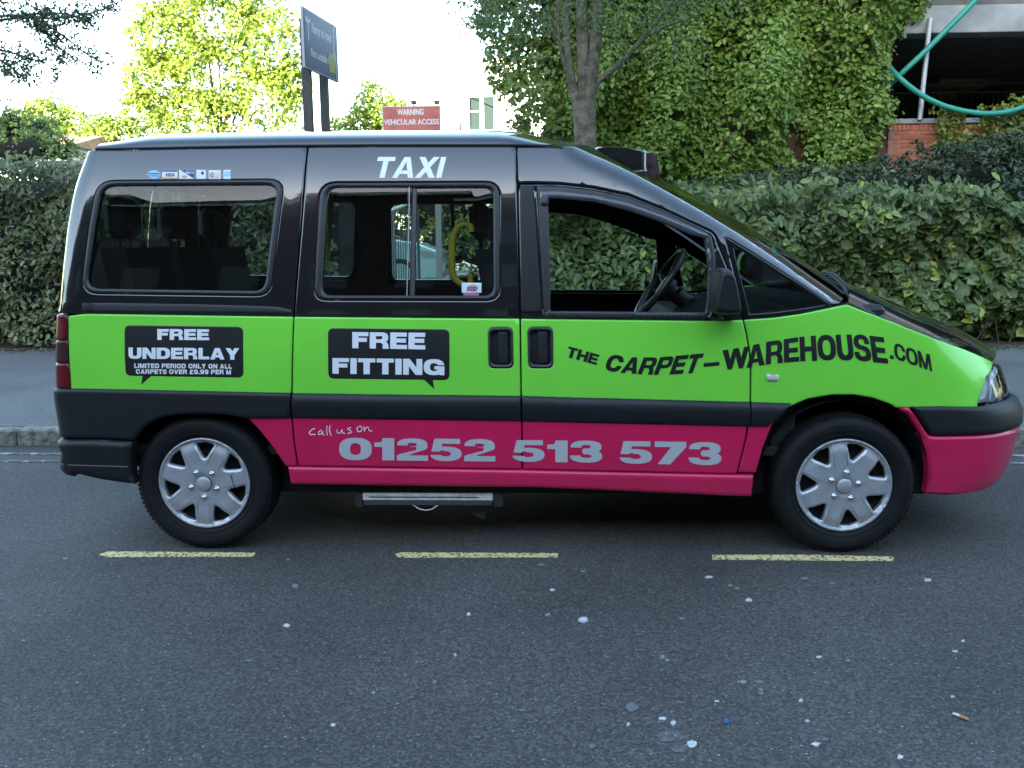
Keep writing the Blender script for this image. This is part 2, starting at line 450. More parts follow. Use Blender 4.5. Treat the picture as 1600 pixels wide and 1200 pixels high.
# --- sliding door
HB1 = roundpoly([(763, 512.5), (800.5, 512), (802, 575), (764, 575)], 9)
HB2 = roundpoly([(824.5, 511.5), (863.5, 511.5), (864, 575), (826, 575)], 9)
sd_black = poly(seg(LA, 493.5, 231, G)+run(DRIP, 484, 805, 2.5)+seg(LB, 230, 496.5, -G)+run(BELT, 811, 461, -.6))
sd_green = poly(seg(LA, 614, 495.5, G)+run(BELT, 461, 811, .6)+seg(LB, 499, 620, -G)+run(STT, 812, 458, 6))
sd_pink = poly(seg(LA, 728, 650, G)+run(STB, 460, 812, -5)+seg(LB, 655, 733, -G)+run(SIT, 814, 467, -1.2))
o_sd, f_sd = vpart('sliding_door', panel_mesh([(sd_black, [poly(SW_O)], 0), (sd_green, [poly(HB1)], 1), (sd_pink, [], 2)]), (BLK, GRN, PNK))
# --- front door
fd_frame = poly([(812+G, 288), (839, 288)]+[(x, y-3.5) for x, y in FW_O[1:6]]+[(1111, 362.5), (1116.5, 368), (1129, 400), (1142, 432), (1157, 482), (1159, 498)]+run(BELT, 1155, 816, -.6)+seg(LB, 490, 300, G))
fd_green = poly(seg(LB, 622, 499, G)+run(BELT, 816, 1159, .6)+seg(LC, 501, 628, -G)+run(STT, 1170, 817, 6))
fd_pink = poly(seg(LB, 733, 655, G)+run(STB, 818, 1168, -5)+seg(LC, 664, 737, -G)+run(SIT, 1150, 818, -1.2))
o_fd, f_fd = vpart('front_door', panel_mesh([(fd_frame, [poly(FW_O)], 0), (fd_green, [poly(HB2)], 1), (fd_pink, [], 2)]), (BLK, GRN, PNK))
# --- front wing
wg_green = poly([(1162.5, 500)]+run(BELT, 1168, 1319, .8)+[(1325, 476.3), (1352, 487), (1381, 498.3), (1412, 510.5), (1444, 522.5), (1475, 533.5), (1506, 544.8), (1552, 566), (1541, 590), (1531, 620), (1528.5, 636), (1470, 637), (1400, 637),
                (1394, 632.6), (1365, 622), (1334, 616.7), (1300, 617), (1263, 623), (1232, 636), (1209, 656), (1190, 656)]+[(lx(LC, 656)+G, 656)]+seg(LC, 627, 510, G))
wg_pink = poly([(lx(LC, 657)+G, 657), (1209, 657), (1192.5, 698), (1181, 739), (1153+G, 738)]+seg(LC, 736, 680, G))
o_wg, f_wg = vpart('front_wing', panel_mesh([(wg_green, [], 0), (wg_pink, [], 1)]), (GRN, PNK))
# --- upper front side: cant rail and windscreen pillar, edges well rounded so that they catch the sky
PE = [(900, 227), (952, 249), (1000, 272.5), (1060, 305.5), (1100, 328), (1160, 365), (1225, 408.5), (1275, 444), (1319, 474.5)]
cr = poly([(807+G, 229.5), (840, 229.5), (870, 229)]+PE+[(1303, 476.5), (1301, 475.5), (1275, 457.5), (1225, 425), (1175, 393), (1133, 367.5), (1128, 369), (1133, 392), (1146, 436), (1158, 484), (1157, 482), (1142, 430), (1129, 397), (1118, 366), (1111.5, 359.5)]
          +[(x, y-5) for x, y in FW_O[1:6]][::-1]+[(839, 285.5), (808.5+G, 285.5)])
cr = poly([(807+G, 229.5), (840, 229.5), (870, 229)]+PE+[(1301, 475.3), (1275, 457), (1225, 424.5), (1175, 392.5), (1133, 367.5), (1139, 393), (1150, 437), (1160, 482), (1157.5, 481), (1144, 432), (1131, 399), (1118.5, 366), (1112, 360)]
          +[(x, y-5) for x, y in FW_O[1:6]][::-1]+[(839, 285.5), (808.5+G, 285.5)])
def cr_surf(uv, off):
    p = MO(uv, off)
    e = poly(PE); d = np.full(len(uv), 9.0)
    for a, b in zip(e[:-1], e[1:]):
        ab = b-a; t = np.clip(((uv-a)@ab)/(ab@ab), 0, 1); d = np.minimum(d, np.hypot(*(uv-(a+t[:, None]*ab)).T))
    q = 1-np.clip(d/.075, 0, 1)
    p[:, 1] += .055*q**2*smoothstep(1.5, 1.75, uv[:, 0])
    return p
vpart('windscreen_pillar', panel_mesh([(cr, [], 0)], r=.004, sp=.03, step=.03, surf=cr_surf), (BLK,))
# --- sill
SIB = [(453, 757.5), (840, 762.5), (1175, 777)]
sill = poly(run(SIT, 449, 1178)+[(1175, 776.5)]+run(SIB, 1170, 454))
vpart('sill', panel_mesh([(sill, [], 0)], off=.006, r=.016, rim=.05), (PNK,))
# --- side mouldings
mo_rear = poly([('uv', U_RE, zof(130, 607)), (112, 607)]+run(STT, 130, lx(LA, 630)-G)+[(456-G, 653), (384.5, 653.5), (357, 648), (321, 646), (280, 647), (247, 654), (225, 668), (210, 688), (150, 685), ('uv', U_RE, zof(150, 685))])
vpart('rear_side_cladding', panel_mesh([(mo_rear, [], 0)], off=.016, r=.014, rim=.03), (PLA,))
def mould_surf(uv, off):
    off = np.broadcast_to(off, (len(uv),)).astype(float)
    zt_ = np.interp(uv[:, 0], MU, MZT); t = np.clip((zt_-uv[:, 1])/.108, 0, 1)
    return MO(uv, off-np.where(t < .34, .016*((.34-t)/.34)**2, .011*((t-.34)/.66)**1.6))
_ms = solve(STT+[(1300, 631)]); MU, MZT = _ms[:, 0], _ms[:, 1]
for nm, (x0, x1) in {'sliding': (457, 813.6), 'front': (816.3, 1171.6)}.items():
    mo = poly(run(STT, x0, x1)+run(STB, x1, x0))
    vpart('side_moulding', panel_mesh([(mo, [], 0)], off=.020, r=.006, rim=.03, sp=.02, step=.03, surf=mould_surf), (PLA,), parent=o_sd if nm == 'sliding' else o_fd, farparent=f_sd if nm == 'sliding' else f_fd)
mo = poly([(1173.2, 627.5), (1237, 629.5), (1199, 666.5), (1172, 666)])
vpart('side_moulding', panel_mesh([(mo, [], 0)], off=.020, r=.006, rim=.03, sp=.02, surf=mould_surf), (PLA,), parent=o_wg, farparent=f_wg)
# --- rear lamp, tailgate, rear bumper
zl1, zl0 = zof(130, 491.5), zof(130, 607.5)
tl = poly([('uv', U_RE-.03, zl1), (105, 494.5), (110, 607), ('uv', U_RE-.03, zl0)])
TLM = mat('rear_lamp_red', (.11, .004, .008), .25, 0, .4, coat=.1, var=.25, vscale=14)
TLC = mat('rear_lamp_smoke', (.045, .014, .016), .25, 0, .4)
zm1, zm2 = zl0+(zl1-zl0)*.35, zl0+(zl1-zl0)*.66
ur = lambda z: float(np.interp(z, [zl0, zl1], [tl[2][0], tl[1][0]]))
vpart('rear_lamp', panel_mesh([([(U_RE-.03, zm1-.002), (ur(zm1), zm1-.002), (ur(zl0), zl0), (U_RE-.03, zl0)], [], 0), ([(U_RE-.03, zm2-.002), (ur(zm2), zm2-.002), (ur(zm1), zm1), (U_RE-.03, zm1)], [], 1), ([(U_RE-.03, zl1), (ur(zl1), zl1), (ur(zm2), zm2), (U_RE-.03, zm2)], [], 0)], off=.006, r=.006), (TLM, TLC))
ut = U_RE-.004
tg_w = roundpoly([(U_RC, 1.62), (ut-.10, 1.62), (ut-.10, 1.14), (U_RC, 1.14)], [0, .07, .07, 0])
vpart('tailgate', panel_mesh([([(U_RC, zt_r), (ut, zt_r), (ut, 1.64), (U_RC, 1.64)], [], 0), ([(ut-.10, 1.638), (ut, 1.638), (ut, 1.13), (ut-.10, 1.13)], [], 0), ([(U_RC, 1.128), (ut, 1.128), (ut, zb_r), (U_RC, zb_r)], [], 0), ([(U_RC, zb_r-.002), (ut-.03, zb_r-.002), (ut-.03, zl0), (U_RC, zl0)], [], 1), ([(U_RC, zl0-.002), (ut, zl0-.002), (ut, .48), (U_RC, .48)], [], 2)], joinmirror=True, r=.003), (BLK, GRN, PLA), far=False)
vpart('tailgate_glass', panel_mesh([([(U_RC, 1.636), (ut-.102, 1.636), (ut-.102, 1.132), (U_RC, 1.132)], [], 0)], off=-.004, joinmirror=True, rim=.001), (GLS,), far=False)
zbt = zof(150, 686)
bu = poly([(150, 685.5), (208.5, 689), (206, 717), (209, 745), (213.5, 755), (160, 747), (125, 739), ('uv', U_RE+.08, .345), ('uv', U_RE, .36), ('uv', U_RC, .36), ('uv', U_RC, zbt), ('uv', U_RE, zbt), ('uv', U_RE+.1, zbt)])
vpart('rear_bumper', panel_mesh([(bu, [], 0)], off=.032, r=.024, rim=.05, joinmirror=True), (PLA,), far=False)
sm = MB()
us = np.linspace(U_RE, uof(206, 725), 14); zs = np.interp(us, [U_RE, uof(206, 725)], [zof(150, 722.5), zof(206, 725.5)])
a = MO(np.stack([us, zs+.0022], -1), np.full(14, .0325)); b = MO(np.stack([us, zs-.0022], -1), np.full(14, .0325))
sm.add(list(a)+list(b), [(i, i+1, 15+i, 14+i) for i in range(13)], 0, True)
vpart('bumper_seam', sm, (mat('worn_grey_line', (.16, .16, .17), .5),), far=True)
# --- front bumper, headlamps, grille
zs1, zs0 = zof(1500, 634.5), zof(1500, 680)
bst = poly([(1410, 635), (1470, 634.3), (1530, 634.5), ('uv', uof(1560, 634.5), zs1), ('uv', U_FC, zs1), ('uv', U_FC, zs0), ('uv', uof(1560, 680), zs0), (1456, 680), (1447.5, 670), (1433, 647), (1424, 636.5)])
vpart('bumper_strip', panel_mesh([(bst, [], 0)], off=.012, r=.016, rim=.05, joinmirror=True), (PLA,), far=False)
zp0 = zof(1500, 775)
bpk = poly([(1402, 636), (1421, 636), (1431, 649), (1445.5, 672), (1453, 681), (1470, 681.5), ('uv', uof(1540, 681), zs0-.004), ('uv', U_FC, zs0-.004), ('uv', U_FC, zp0), ('uv', uof(1540, 774), zp0), (1480, 774.5), (1447.5, 772.5), (1451, 752), (1452, 735), (1449, 707), (1439, 675.7), (1422, 650)])
vpart('front_bumper', panel_mesh([(bpk, [], 0)], off=.004, r=.012, rim=.04, joinmirror=True), (PNK,), far=False)
uh = U_FE+.05
hl = poly([(1555, 567), (1543.5, 590), (1533.5, 620), (1531, 633), ('uv', uh, zs1+.006), ('uv', uh, .775)])
HLM = glass('headlamp_lens', (.80, .84, .85))
o_hl, f_hl = vpart('headlamp', panel_mesh([(hl, [], 0)], off=.004, r=.012, rim=.03, sp=.03, step=.03), (HLM,))
hb = MB()
_, _ = 0, 0
vpart('reflector', panel_mesh([(hl+(hl.mean(0)-hl)*.05, [], 0)], off=-.032, r=.012, rim=.03, sp=.03), (mat('lamp_reflector', (.72, .74, .76), .6, .1, bump=.8, bscale=90),), parent=o_hl, farparent=f_hl)
hh = poly([(1553, 585), (1561, 588), (1562, 628), (1551, 628)])
vpart('lamp_bezel', panel_mesh([(hh, [], 0)], off=-.014, r=.004, rim=.02, sp=.03), (mat('bezel_white', (.6, .62, .64), .3, .3),), parent=o_hl, farparent=f_hl)
vpart('grille', panel_mesh([([(uh+.003, zs1+.004), (U_FC, zs1+.004), (U_FC, .80), (uh+.003, .775)], [], 0)], off=-.012, joinmirror=True), (PLA,), far=False)
# --- side repeater lamp
rp_ = poly(roundpoly([(1196.5, 584.5), (1217, 585.5), (1215.5, 595), (1198, 594.5)], 3))
vpart('side_repeater', panel_mesh([(rp_, [], 0)], off=.012, r=.006, rim=.012, sp=.02), (mat('clear_lamp_plastic', (.55, .55, .55), .15, 0, .6, coat=1, var=.25, vscale=150),), parent=o_wg, farparent=f_wg)

# --- lofted tops: roof, windscreen, bonnet
def edge3(pxs, n, off=0.0, surf=None):
    P = np.array(pxs, float); s = np.concatenate([[0], np.cumsum(np.hypot(*np.diff(P, axis=0).T))]); t = np.linspace(0, s[-1], n)
    Q = np.stack([np.interp(t, s, P[:, 0]), np.interp(t, s, P[:, 1])], -1)
    uv = solve(Q)
    return (surf or MO)(uv, np.full(n, off)), Q
def loft(name, E, rise, mats, nsec=36, thick=0.0, sec=None):
    """E: near edge points; rise(i) -> (dx, dz, shape); mirrored far edge"""
    n = len(E); mb = MB(); V = []
    S = np.concatenate([-1+.18*np.linspace(0, 1, 8)**1.6, np.linspace(-.82, .82, nsec)[1:-1], 1-.18*np.linspace(1, 0, 8)**1.6])
    for i in range(n):
        dx, dz, k = rise(i)
        for s in S:
            y = W/2+s*(W/2-E[i][1])
            f = (1-abs(s)**k[0])**k[1]; g = 1-abs(s)**2
            V.append((E[i][0]+dx*g, y, E[i][2]+dz*f))
    m_ = len(S)
    F = [(i*m_+j, (i+1)*m_+j, (i+1)*m_+j+1, i*m_+j+1) for i in range(n-1) for j in range(m_-1)]
    mb.add(V, F, 0, True)
    return mb
E1, Q1 = edge3([(150, 231.5)]+[(x, y-2.2) for x, y in DRIP[1:]], 44, -.006, cr_surf)
def rise_roof(i):
    x = Q1[i][0]; t = float(smoothstep(780, 900, x)); r_ = float(smoothstep(240, 140, x))
    return (.09*t-.10*r_, (.105*(1-t)+.052*t)*(1-.45*r_), (2.6-.4*t, .5+.5*t))
vpart('roof', loft('roof', E1, rise_roof, None), (BLK,), far=False)
E2, Q2 = edge3(PE, 26, -.004, cr_surf)
def rise_ws(i):
    t = i/25; return (.09+.12*t, .052*(1-t)+.05*t, (2.2, 1.0))
vpart('windscreen', loft('windscreen', E2, rise_ws, None), (glass('windscreen_glass', (.50, .58, .55)),), far=False)
BE = [(1325, 475.2), (1352, 486), (1381, 497.2), (1412, 509.5), (1444, 521.3), (1475, 532.3), (1506, 543.6), (1530, 554), (1552, 564.5)]
E3, Q3 = edge3(BE, 22, -.006)
def rise_bn(i):
    t = i/21; return (.18*(1-t)+.22*t, .085*(1-t)+.045*t-.02*max(0, t-.8)*5, (2.1, 1.0))
vpart('bonnet', loft('bonnet', E3, rise_bn, None), (BLK,), far=False)
# dark header band behind the windscreen top and cowl panel at its foot
cw = MB(); y0 = E3[0][1]
cw.box((2.62, .10, .90), (2.98, W-.10, 1.075), 0, .02)
vpart('cowl', cw, (PLA,), far=False)
# drip channel along the roof edge
dm = MB(); E4, _ = edge3([(149, 232.6)]+[(x, y+.2) for x, y in DRIP[1:-2]]+[(880, 231.5)], 40, -.004)
dm.tube(E4, .0065, 6)
vpart('drip_channel', dm, (DRK,))
# ------------------------------------------------------------------ glazing and trim of the van
def ring_part(name, O, I, mats, off, r, parent, farparent, sp=.05, rim=.02):
    return vpart(name, panel_mesh([(poly(O), [poly(I)], 0)], off=off, r=r, rim=rim, sp=sp, step=.014), mats, parent=parent, farparent=farparent)
f_rq = [o for o in VAN.children if o.name.startswith('rear_quarter_panel') and o is not o_rq][0]
ring_part('window_seal', RW_O, RW_I, (RUB,), .008, .006, o_rq, f_rq)
ring_part('window_seal', SW_O, SW_I, (RUB,), .006, .009, o_sd, f_sd)
ring_part('window_seal', FW_O, FW_I, (RUB,), .006, .005, o_fd, f_fd)
def pane(poly_px, gl, parent, farparent, near=True, off=-.005):
    mb = panel_mesh([(poly(poly_px), [], 0)], off=off, r=.001, rim=.0015, sp=.08)
    o = link('window_pane', mb.mesh('window_pane'), parent, (gl,)) if near else None
    me = mirror_mesh(mb.mesh('window_pane'), 'window_pane')
    if not near: me.materials.append(gl)
    elif not me.materials: me.materials.append(gl)
    link('window_pane', me, farparent, ())
grow = lambda P, k: [tuple(np.mean(P, 0)+(np.array(p)-np.mean(P, 0))*k) for p in P]
pane(grow(RW_I, 1.01), GLD, o_rq, f_rq)
SL = [p for p in SW_I]
left_p = [(511, 292.5), (640, 292.2), (636, 462), (503, 461.5)]
right_p = [(636.5, 292.2), (770.5, 291.5), (771.5, 462), (632, 462)]
pane(grow(roundpoly(left_p, [18, 0, 0, 14]), 1.008), GLS, o_sd, f_sd)
pane(grow(roundpoly(right_p, [0, 16, 16, 0]), 1.008), GLS, o_sd, f_sd, off=-.013)
pane(grow(FW_I, 1.01), GLS, o_fd, f_fd, near=False)        # the driver's window stands open, its pane wound down
dv = MB(); e, _ = edge3([(640, 291.5), (635.8, 462.5)], 8, .0); dv.tube(e, .0022, 6)
vpart('window_divider', dv, (mat('grey_alloy', (.35, .36, .37), .4, .3),), parent=o_sd, farparent=f_sd)
dv = MB(); e, _ = edge3([(647, 291.5), (643, 462.5)], 8, -.02); dv.tube(e, .013, 6)
vpart('window_rail', dv, (mat('dark_alloy', (.06, .065, .07), .4, .3),), parent=o_sd, farparent=f_sd)
# quarter window ahead of the door
vpart('quarter_window', panel_mesh([(poly(QW_O), [], 0)], off=-.004, r=.002, rim=.004), (glass('quarter_glass', (.45, .55, .55)),), parent=o_wg, farparent=f_wg)
QI = [(1146, 384), (1175, 402), (1225, 433), (1262, 458), (1290, 476), (1250, 482.5), (1209, 488), (1172, 490.5), (1167, 470), (1158, 436), (1149, 400)]
ring_part('quarter_frit', grow(QW_O, .995), QI, (mat('black_frit', (.006, .006, .007), .15),), -.002, .001, o_wg, f_wg, rim=.002)
# B-pillar trim and wind deflector
bp_ = poly([(812.5, 290), (834, 290), (838, 360), (846, 489), (814.5, 489)])
vpart('pillar_trim', panel_mesh([(bp_, [], 0)], off=.006, r=.005, rim=.01), (PLA,), parent=o_fd, farparent=f_fd)
WD = [(843, 301), (872, 300.5), (927.5, 306.5), (982, 319), (1037, 338.5), (1079, 356), (1103, 366.5), (1109, 400), (1109.5, 425), (1106.5, 425), (1102.5, 373), (1079, 368), (1037, 350), (982, 330.5), (927.5, 316.5), (872, 311.5), (858, 311.5), (856.5, 321), (845.5, 321)]
vpart('wind_deflector', panel_mesh([(poly(WD), [], 0)], off=.022, r=.006, rim=.016, sp=.03, step=.014), (mat('smoked_acrylic', (.05, .053, .065), .15, 0, .6, coat=.6),), parent=o_fd, farparent=f_fd)
wl = poly([(852, 486.5), (1104, 488.5), (1108, 498), (850, 496)])
vpart('waist_seal', panel_mesh([(wl, [], 0)], off=.008, r=.004, rim=.012), (RUB,), parent=o_fd, farparent=f_fd)
# sliding-door track
tr = poly([(130, 474), (300, 476), (430, 480), (456, 486), (456, 489.5), (130, 486.5)])
vpart('door_track', panel_mesh([(tr, [], 0)], off=.003, r=.003, rim=.006, step=.015, sp=.03), (RUB,), parent=o_rq, farparent=f_rq)
vpart('track_cover', panel_mesh([(poly([(129.5, 473), (146, 473.5), (145.5, 487), (129, 486.5)]), [], 0)], off=.007, r=.003, rim=.006), (PLA,), parent=o_rq, farparent=f_rq)
E5, _ = edge3([(146, 474.2), (300, 476.2), (430, 480), (455, 485)], 14, .004)
vpart('track_edge', MB().tube(E5, .0018, 5), (mat('grey_edge', (.12, .12, .13), .4),), parent=o_rq, farparent=f_rq)
# door handles
for HB, par, fpar, xs in ((HB1, o_sd, f_sd, (777, 794)), (HB2, o_fd, f_fd, (839, 856))):
    vpart('handle_recess', panel_mesh([(poly(HB), [], 0)], off=-.022, r=.002, rim=.004, sp=.03, step=.02), (PLA,), parent=par, farparent=fpar)
    vpart('handle_surround', panel_mesh([(poly(grow(HB, 1.03)), [poly(grow(HB, .84))], 0)], off=.004, r=.006, rim=.022, sp=.03, step=.015), (RUB,), parent=par, farparent=fpar)
    hp = poly(roundpoly([(xs[0], 517), (xs[1], 517), (xs[1]+1, 570), (xs[0]+1, 570)], 4))
    vpart('door_handle', panel_mesh([(hp, [], 0)], off=-.003, r=.007, rim=.016, sp=.03, step=.015), (PLA,), parent=par, farparent=fpar)
# door mirror
def blob(outline, prof, surf=True):
    """outline: list of (x, z); prof: list of (y, scale) -> closed, rounded solid"""
    o = np.array(outline); c = o.mean(0); n = len(o); mb = MB(); V = []
    for y, s in prof:
        for p in c+(o-c)*s: V.append((p[0], y, p[1]))
    F = [(k*n+i, k*n+(i+1) % n, (k+1)*n+(i+1) % n, (k+1)*n+i) for k in range(len(prof)-1) for i in range(n)]
    area = .5*sum(o[i][0]*o[(i+1) % n][1]-o[(i+1) % n][0]*o[i][1] for i in range(n))
    if area < 0: F = [f[::-1] for f in F]
    F2 = [tuple(range(n)), tuple(range((len(prof)-1)*n, len(prof)*n))[::-1]]
    if area < 0: F2 = [f[::-1] for f in F2]
    mb.add(V, F, 0, True); mb.add(V, F2, 0, False); return mb
mo_px = roundpoly([(1108.5, 490), (1113, 462), (1121, 421), (1127, 416.5), (1139, 418), (1146, 428), (1154, 466), (1157, 492), (1130, 494)], 5, 3)
mo_xz = [at(a, b, -.14)[[0, 2]] for a, b in mo_px]
o_mi, f_mi = vpart('door_mirror', blob(mo_xz, [(-.215, .70), (-.21, .80), (-.195, .88), (-.165, .93), (-.12, .95), (-.06, .94), (-.045, .88)]), (PLA,), parent=o_fd, farparent=f_fd)
ar = [at(a, b, -.06)[[0, 2]] for a, b in [(1124, 488), (1152, 489), (1153, 499), (1128, 499)]]
vpart('mirror_arm', blob(ar, [(-.10, .9), (-.08, 1), (.03, 1)]), (PLA,), parent=o_fd, farparent=f_fd)
# wheels --------------------------------------------------------------------
def wheel(cx, name, hole0, lug0, far):
    """name wheel > tyre, rim, hubcap, wheel_nut"""
    c = (cx, 0, .305); s = 1
    Rt = .308
    prof = [(.205, .050), (.213, .032), (.222, .028), (.240, .020), (.262, .017), (.278, .020), (.288, .028), (.297, .042), (.303, .058), (.3075, .085), (Rt, .12), (Rt, .14), (.3075, .17), (.303, .19), (.29, .22), (.25, .235), (.205, .21)]
    t = MB().lathe_y(c, prof, 72)
    for k in range(90):                                   # tread blocks on the shoulder
        q = 2*math.pi*k/90
        ax = np.array([math.sin(q), 0, math.cos(q)]); tn = np.array([math.cos(q), 0, -math.sin(q)])
        cc = np.array(c)+ax*.3005+np.array([0, .066, 0])
        t.obox(cc, tn*.0072, np.array([0, .028, 0])+ax*.003, ax*.0045)
    for rr in (.226, .268):
        t.lathe_y(c, [(rr-.0025, .0255 if rr < .25 else .0195), (rr, .0225 if rr < .25 else .0165), (rr+.0025, .0255 if rr < .25 else .0195)], 72)
    tyre = t
    rim = MB().lathe_y(c, [(.0, .075), (.06, .075), (.10, .085), (.15, .095), (.19, .085), (.206, .055)], 48)
    drum = rim
    # hubcap: dished disc with seven openings
    def surf(P2, off):
        r = np.hypot(P2[:, 0], P2[:, 1])
        y = .030-.004*np.clip(r/.15, 0, 1)**2+.010*smoothstep(.150, .196, r)-.012*smoothstep(.194, .2, r)+.007*smoothstep(.046, .036, r)-.002*smoothstep(.07, .03, r)
        return np.stack([cx+P2[:, 0], y-np.broadcast_to(off, r.shape), .305+P2[:, 1]], -1)
    circ = lambda r, n: np.array([(r*math.sin(2*math.pi*i/n), r*math.cos(2*math.pi*i/n)) for i in range(n)])
    holes = []
    for k in range(7):
        q = R(hole0+k*360/7)
        def pol(r, a): return (r*math.sin(q+a), r*math.cos(q+a))
        h = [pol(.183, -.245), pol(.187, 0), pol(.183, .245), pol(.118, .085), pol(.111, 0), pol(.118, -.085)]
        holes.append(np.array(roundpoly(h, [.012, 0, .012, .008, 0, .008], 3)))
    hc = panel_mesh([(circ(.205, 72), holes, 0)], off=.0, r=.007, rim=.022, sp=.012, step=.012, surf=surf)
    # raised edge line round every opening, raised centre
    cap = MB().lathe_y((cx, 0, .305), [(.0, .0155), (.027, .0165), (.031, .019), (.0325, .028)], 32)
    nuts = []
    for k in range(5):
        q = R(lug0+72*k); nx, nz = cx+.0605*math.sin(q), .305+.0605*math.cos(q)
        nuts.append(MB().lathe_y((nx, 0, nz), [(.0, .012), (.005, .0125), (.0085, .016), (.0095, .022), (.0125, .0225), (.013, .032)], 12))
    grooves = []
    for k in range(7):
        q = R(hole0+(k+.5)*360/7)
        for d in (-1, 1):
            a = np.array([math.sin(q), math.cos(q)]); b = np.array([math.cos(q), -math.sin(q)])
            pts = [a*r_+b*d*(.027+.0*(r_)) for r_ in (.085, .11, .14, .17, .186)]
            P3 = surf(np.array(pts), np.full(5, .0005)); grooves.append(P3)
    gm = MB()
    for P3 in grooves: gm.tube(P3, .0014, 4)
    for side in ('near', 'far'):
        wroot = bpy.data.objects.new(name, None); COL.objects.link(wroot); wroot.parent = VAN; wroot.matrix_parent_inverse = Matrix.Translation(-VAN.location)
        def mk(n_, mb_, m_):
            me_ = mb_.mesh(n_)
            if side == 'far': me_ = mirror_mesh(me_, n_)
            me_.materials.append(m_); return link(n_, me_, wroot, ())
        mk('tyre', tyre, TYR); mk('rim', rim, DRK); mk('hubcap', hc, SILV); mk('centre_cap', cap, SILV); mk('hubcap_rib', gm, mat('hubcap_shade', (.33, .34, .36), .35, .75))
        for nn in nuts: mk('wheel_nut', nn, CHR)
wheel(.017, 'wheel', 4, -33, True)
wheel(2.815, 'wheel', 15, 7, True)
cr_ = MB(); cq = np.array([[.15, .012], [.159, -.02], [.164, -.045]])
cr_.tube([(.017+a+.0, .0235, .305+.0-b-.02) for a, b in [(.125, -.062), (.131, -.03), (.138, -.004)]], .0016, 4)
vpart('hubcap_crack', cr_, (DRK,), far=False)
# underside
ub = MB(); ub.box((-.35, .20, .22), (3.35, W-.20, .36)); ub.box((.46, .09, .25), (2.36, W-.09, .40)); ub.box((-.62, .2, .38), (-.1, W-.2, .5))
ub.box((-.58, .35, .30), (-.36, .9, .42)); ub.tube([(.017, .2, .305), (.017, W-.2, .305)], .045, 8); ub.tube([(2.815, .2, .305), (2.815, W-.2, .305)], .04, 8)
vpart('underbody', ub, (DRK,), far=False)
for cx in (.017, 2.815):
    al = MB()
    al.lathe_y((cx, 0, .305), [(.372, .05), (.385, .30), (.34, .42), (.05, .43)], 24, a0=R(-88 if cx > 1 else -62), a1=R(88))
    vpart('wheel_arch_liner', al, (DRK,), far=True)
    al = MB()
    pts = [(.20, 1), (.36, 1)]
ms = MB()
mp = [at(a, b, .18) for a, b in [(197, 705), (217, 702), (217, 722), (199, 724)]]
ms.box((-.36, .16, .36), (-.24, .24, .405)); vpart('bumper_bracket', ms, (DRK,), far=True)
# retractable passenger step under the sill
st = MB(); Y = .085
a, b = at(566, 770.5, Y), at(770, 787, Y)
st.box((a[0], Y, b[2]+.012), (b[0], Y+.30, a[2]), 0, .004)
o_st, _ = vpart('passenger_step', st, (mat('dull_aluminium', (.80, .79, .76), .5, .1, var=.25, vscale=40),), far=False)
t2 = MB(); t2.box((a[0]+.005, Y-.004, b[2]-.006), (b[0]-.005, Y+.004, b[2]+.016)); vpart('step_lip', t2, (mat('dark_alloy2', (.10, .10, .11), .4, .5),), parent=o_st, far=False)
t3 = MB(); rb = a[2]*.62+b[2]*.38; t3.box((a[0]+.03, Y-.003, rb-.002), (b[0]-.06, Y+.01, rb+.003)); vpart('step_rib', t3, (mat('worn_dark', (.12, .12, .12), .5),), parent=o_st, far=False)
for e0, e1 in (((555, 771), (566, 793)), ((771, 770), (786, 793))):
    p, q = at(*e0, Y), at(*e1, Y); fl = MB(); fl.box((p[0], Y+.006, q[2]), (q[0], Y+.24, p[2]), 0, .003); vpart('step_bracket', fl, (mat('dark_steel', (.05, .05, .052), .5, .4),), parent=o_st, far=False)
hd = [at(645, 789, Y), at(655, 795.5, Y), at(666, 797.5, Y), at(676, 795.5, Y), at(685, 789, Y)]
vpart('step_pull', MB().tube(hd, .004, 6), (CHR,), parent=o_st, far=False)
fp = [at(724, 796, Y+.1), at(763, 792, Y+.1), at(756, 812, Y+.1)]
fl = MB(); fl.add(fp+[p+np.array([0, .01, 0]) for p in fp], [(0, 1, 2), (5, 4, 3), (0, 3, 4, 1), (1, 4, 5, 2), (2, 5, 3, 0)]); vpart('mud_flap', fl, (mat('grey_rubber', (.05, .052, .055), .7),), parent=o_st, far=False)

# interior --------------------------------------------------------------------
it_top = [(x, y+11) for x, y in PE]
trim = poly([('uv', U_RE-.07, .74), ('uv', U_RE-.07, zt_r-.01), (152, 239)]+run(DRIP, 200, 840, 7)+[(880, 241)]+it_top+[('uv', 2.72, 1.02), ('uv', 2.72, .74)])
vpart('inner_trim', panel_mesh([(trim, [poly(RW_O), poly(SW_O), poly(FW_O), poly(grow(QW_O, 1.0))], 0), (np.array([(.44, .36), (2.34, .36), (2.34, .738), (.44, .738)]), [], 0)], off=-.045, r=.002, rim=.02, sp=.09), (TRIM,))
fl = MB(); fl.box((-.55, .10, .42), (2.6, W-.10, .46)); fl.box((2.52, .12, .4), (2.62, W-.12, .98))
vpart('cabin_floor', fl, (TRIM,), far=False)
hl_ = MB(); hl_.box((-.30, .20, 1.725), (1.62, W-.20, 1.742)); vpart('headlining', hl_, (mat('grey_headlining', (.10, .10, .105), .95),), far=False)
ds = MB(); ds.box((2.12, .14, .72), (2.60, W-.14, 1.00), 0, .05); ds.box((2.16, .24, .95), (2.45, .68, 1.09), 0, .05); ds.box((2.40, .12, .90), (2.72, W-.12, 1.03), 0, .03)
vpart('dashboard', ds, (mat('dash_plastic', (.010, .010, .011), .7, 0, .15, bump=.1, bscale=300),), far=False)
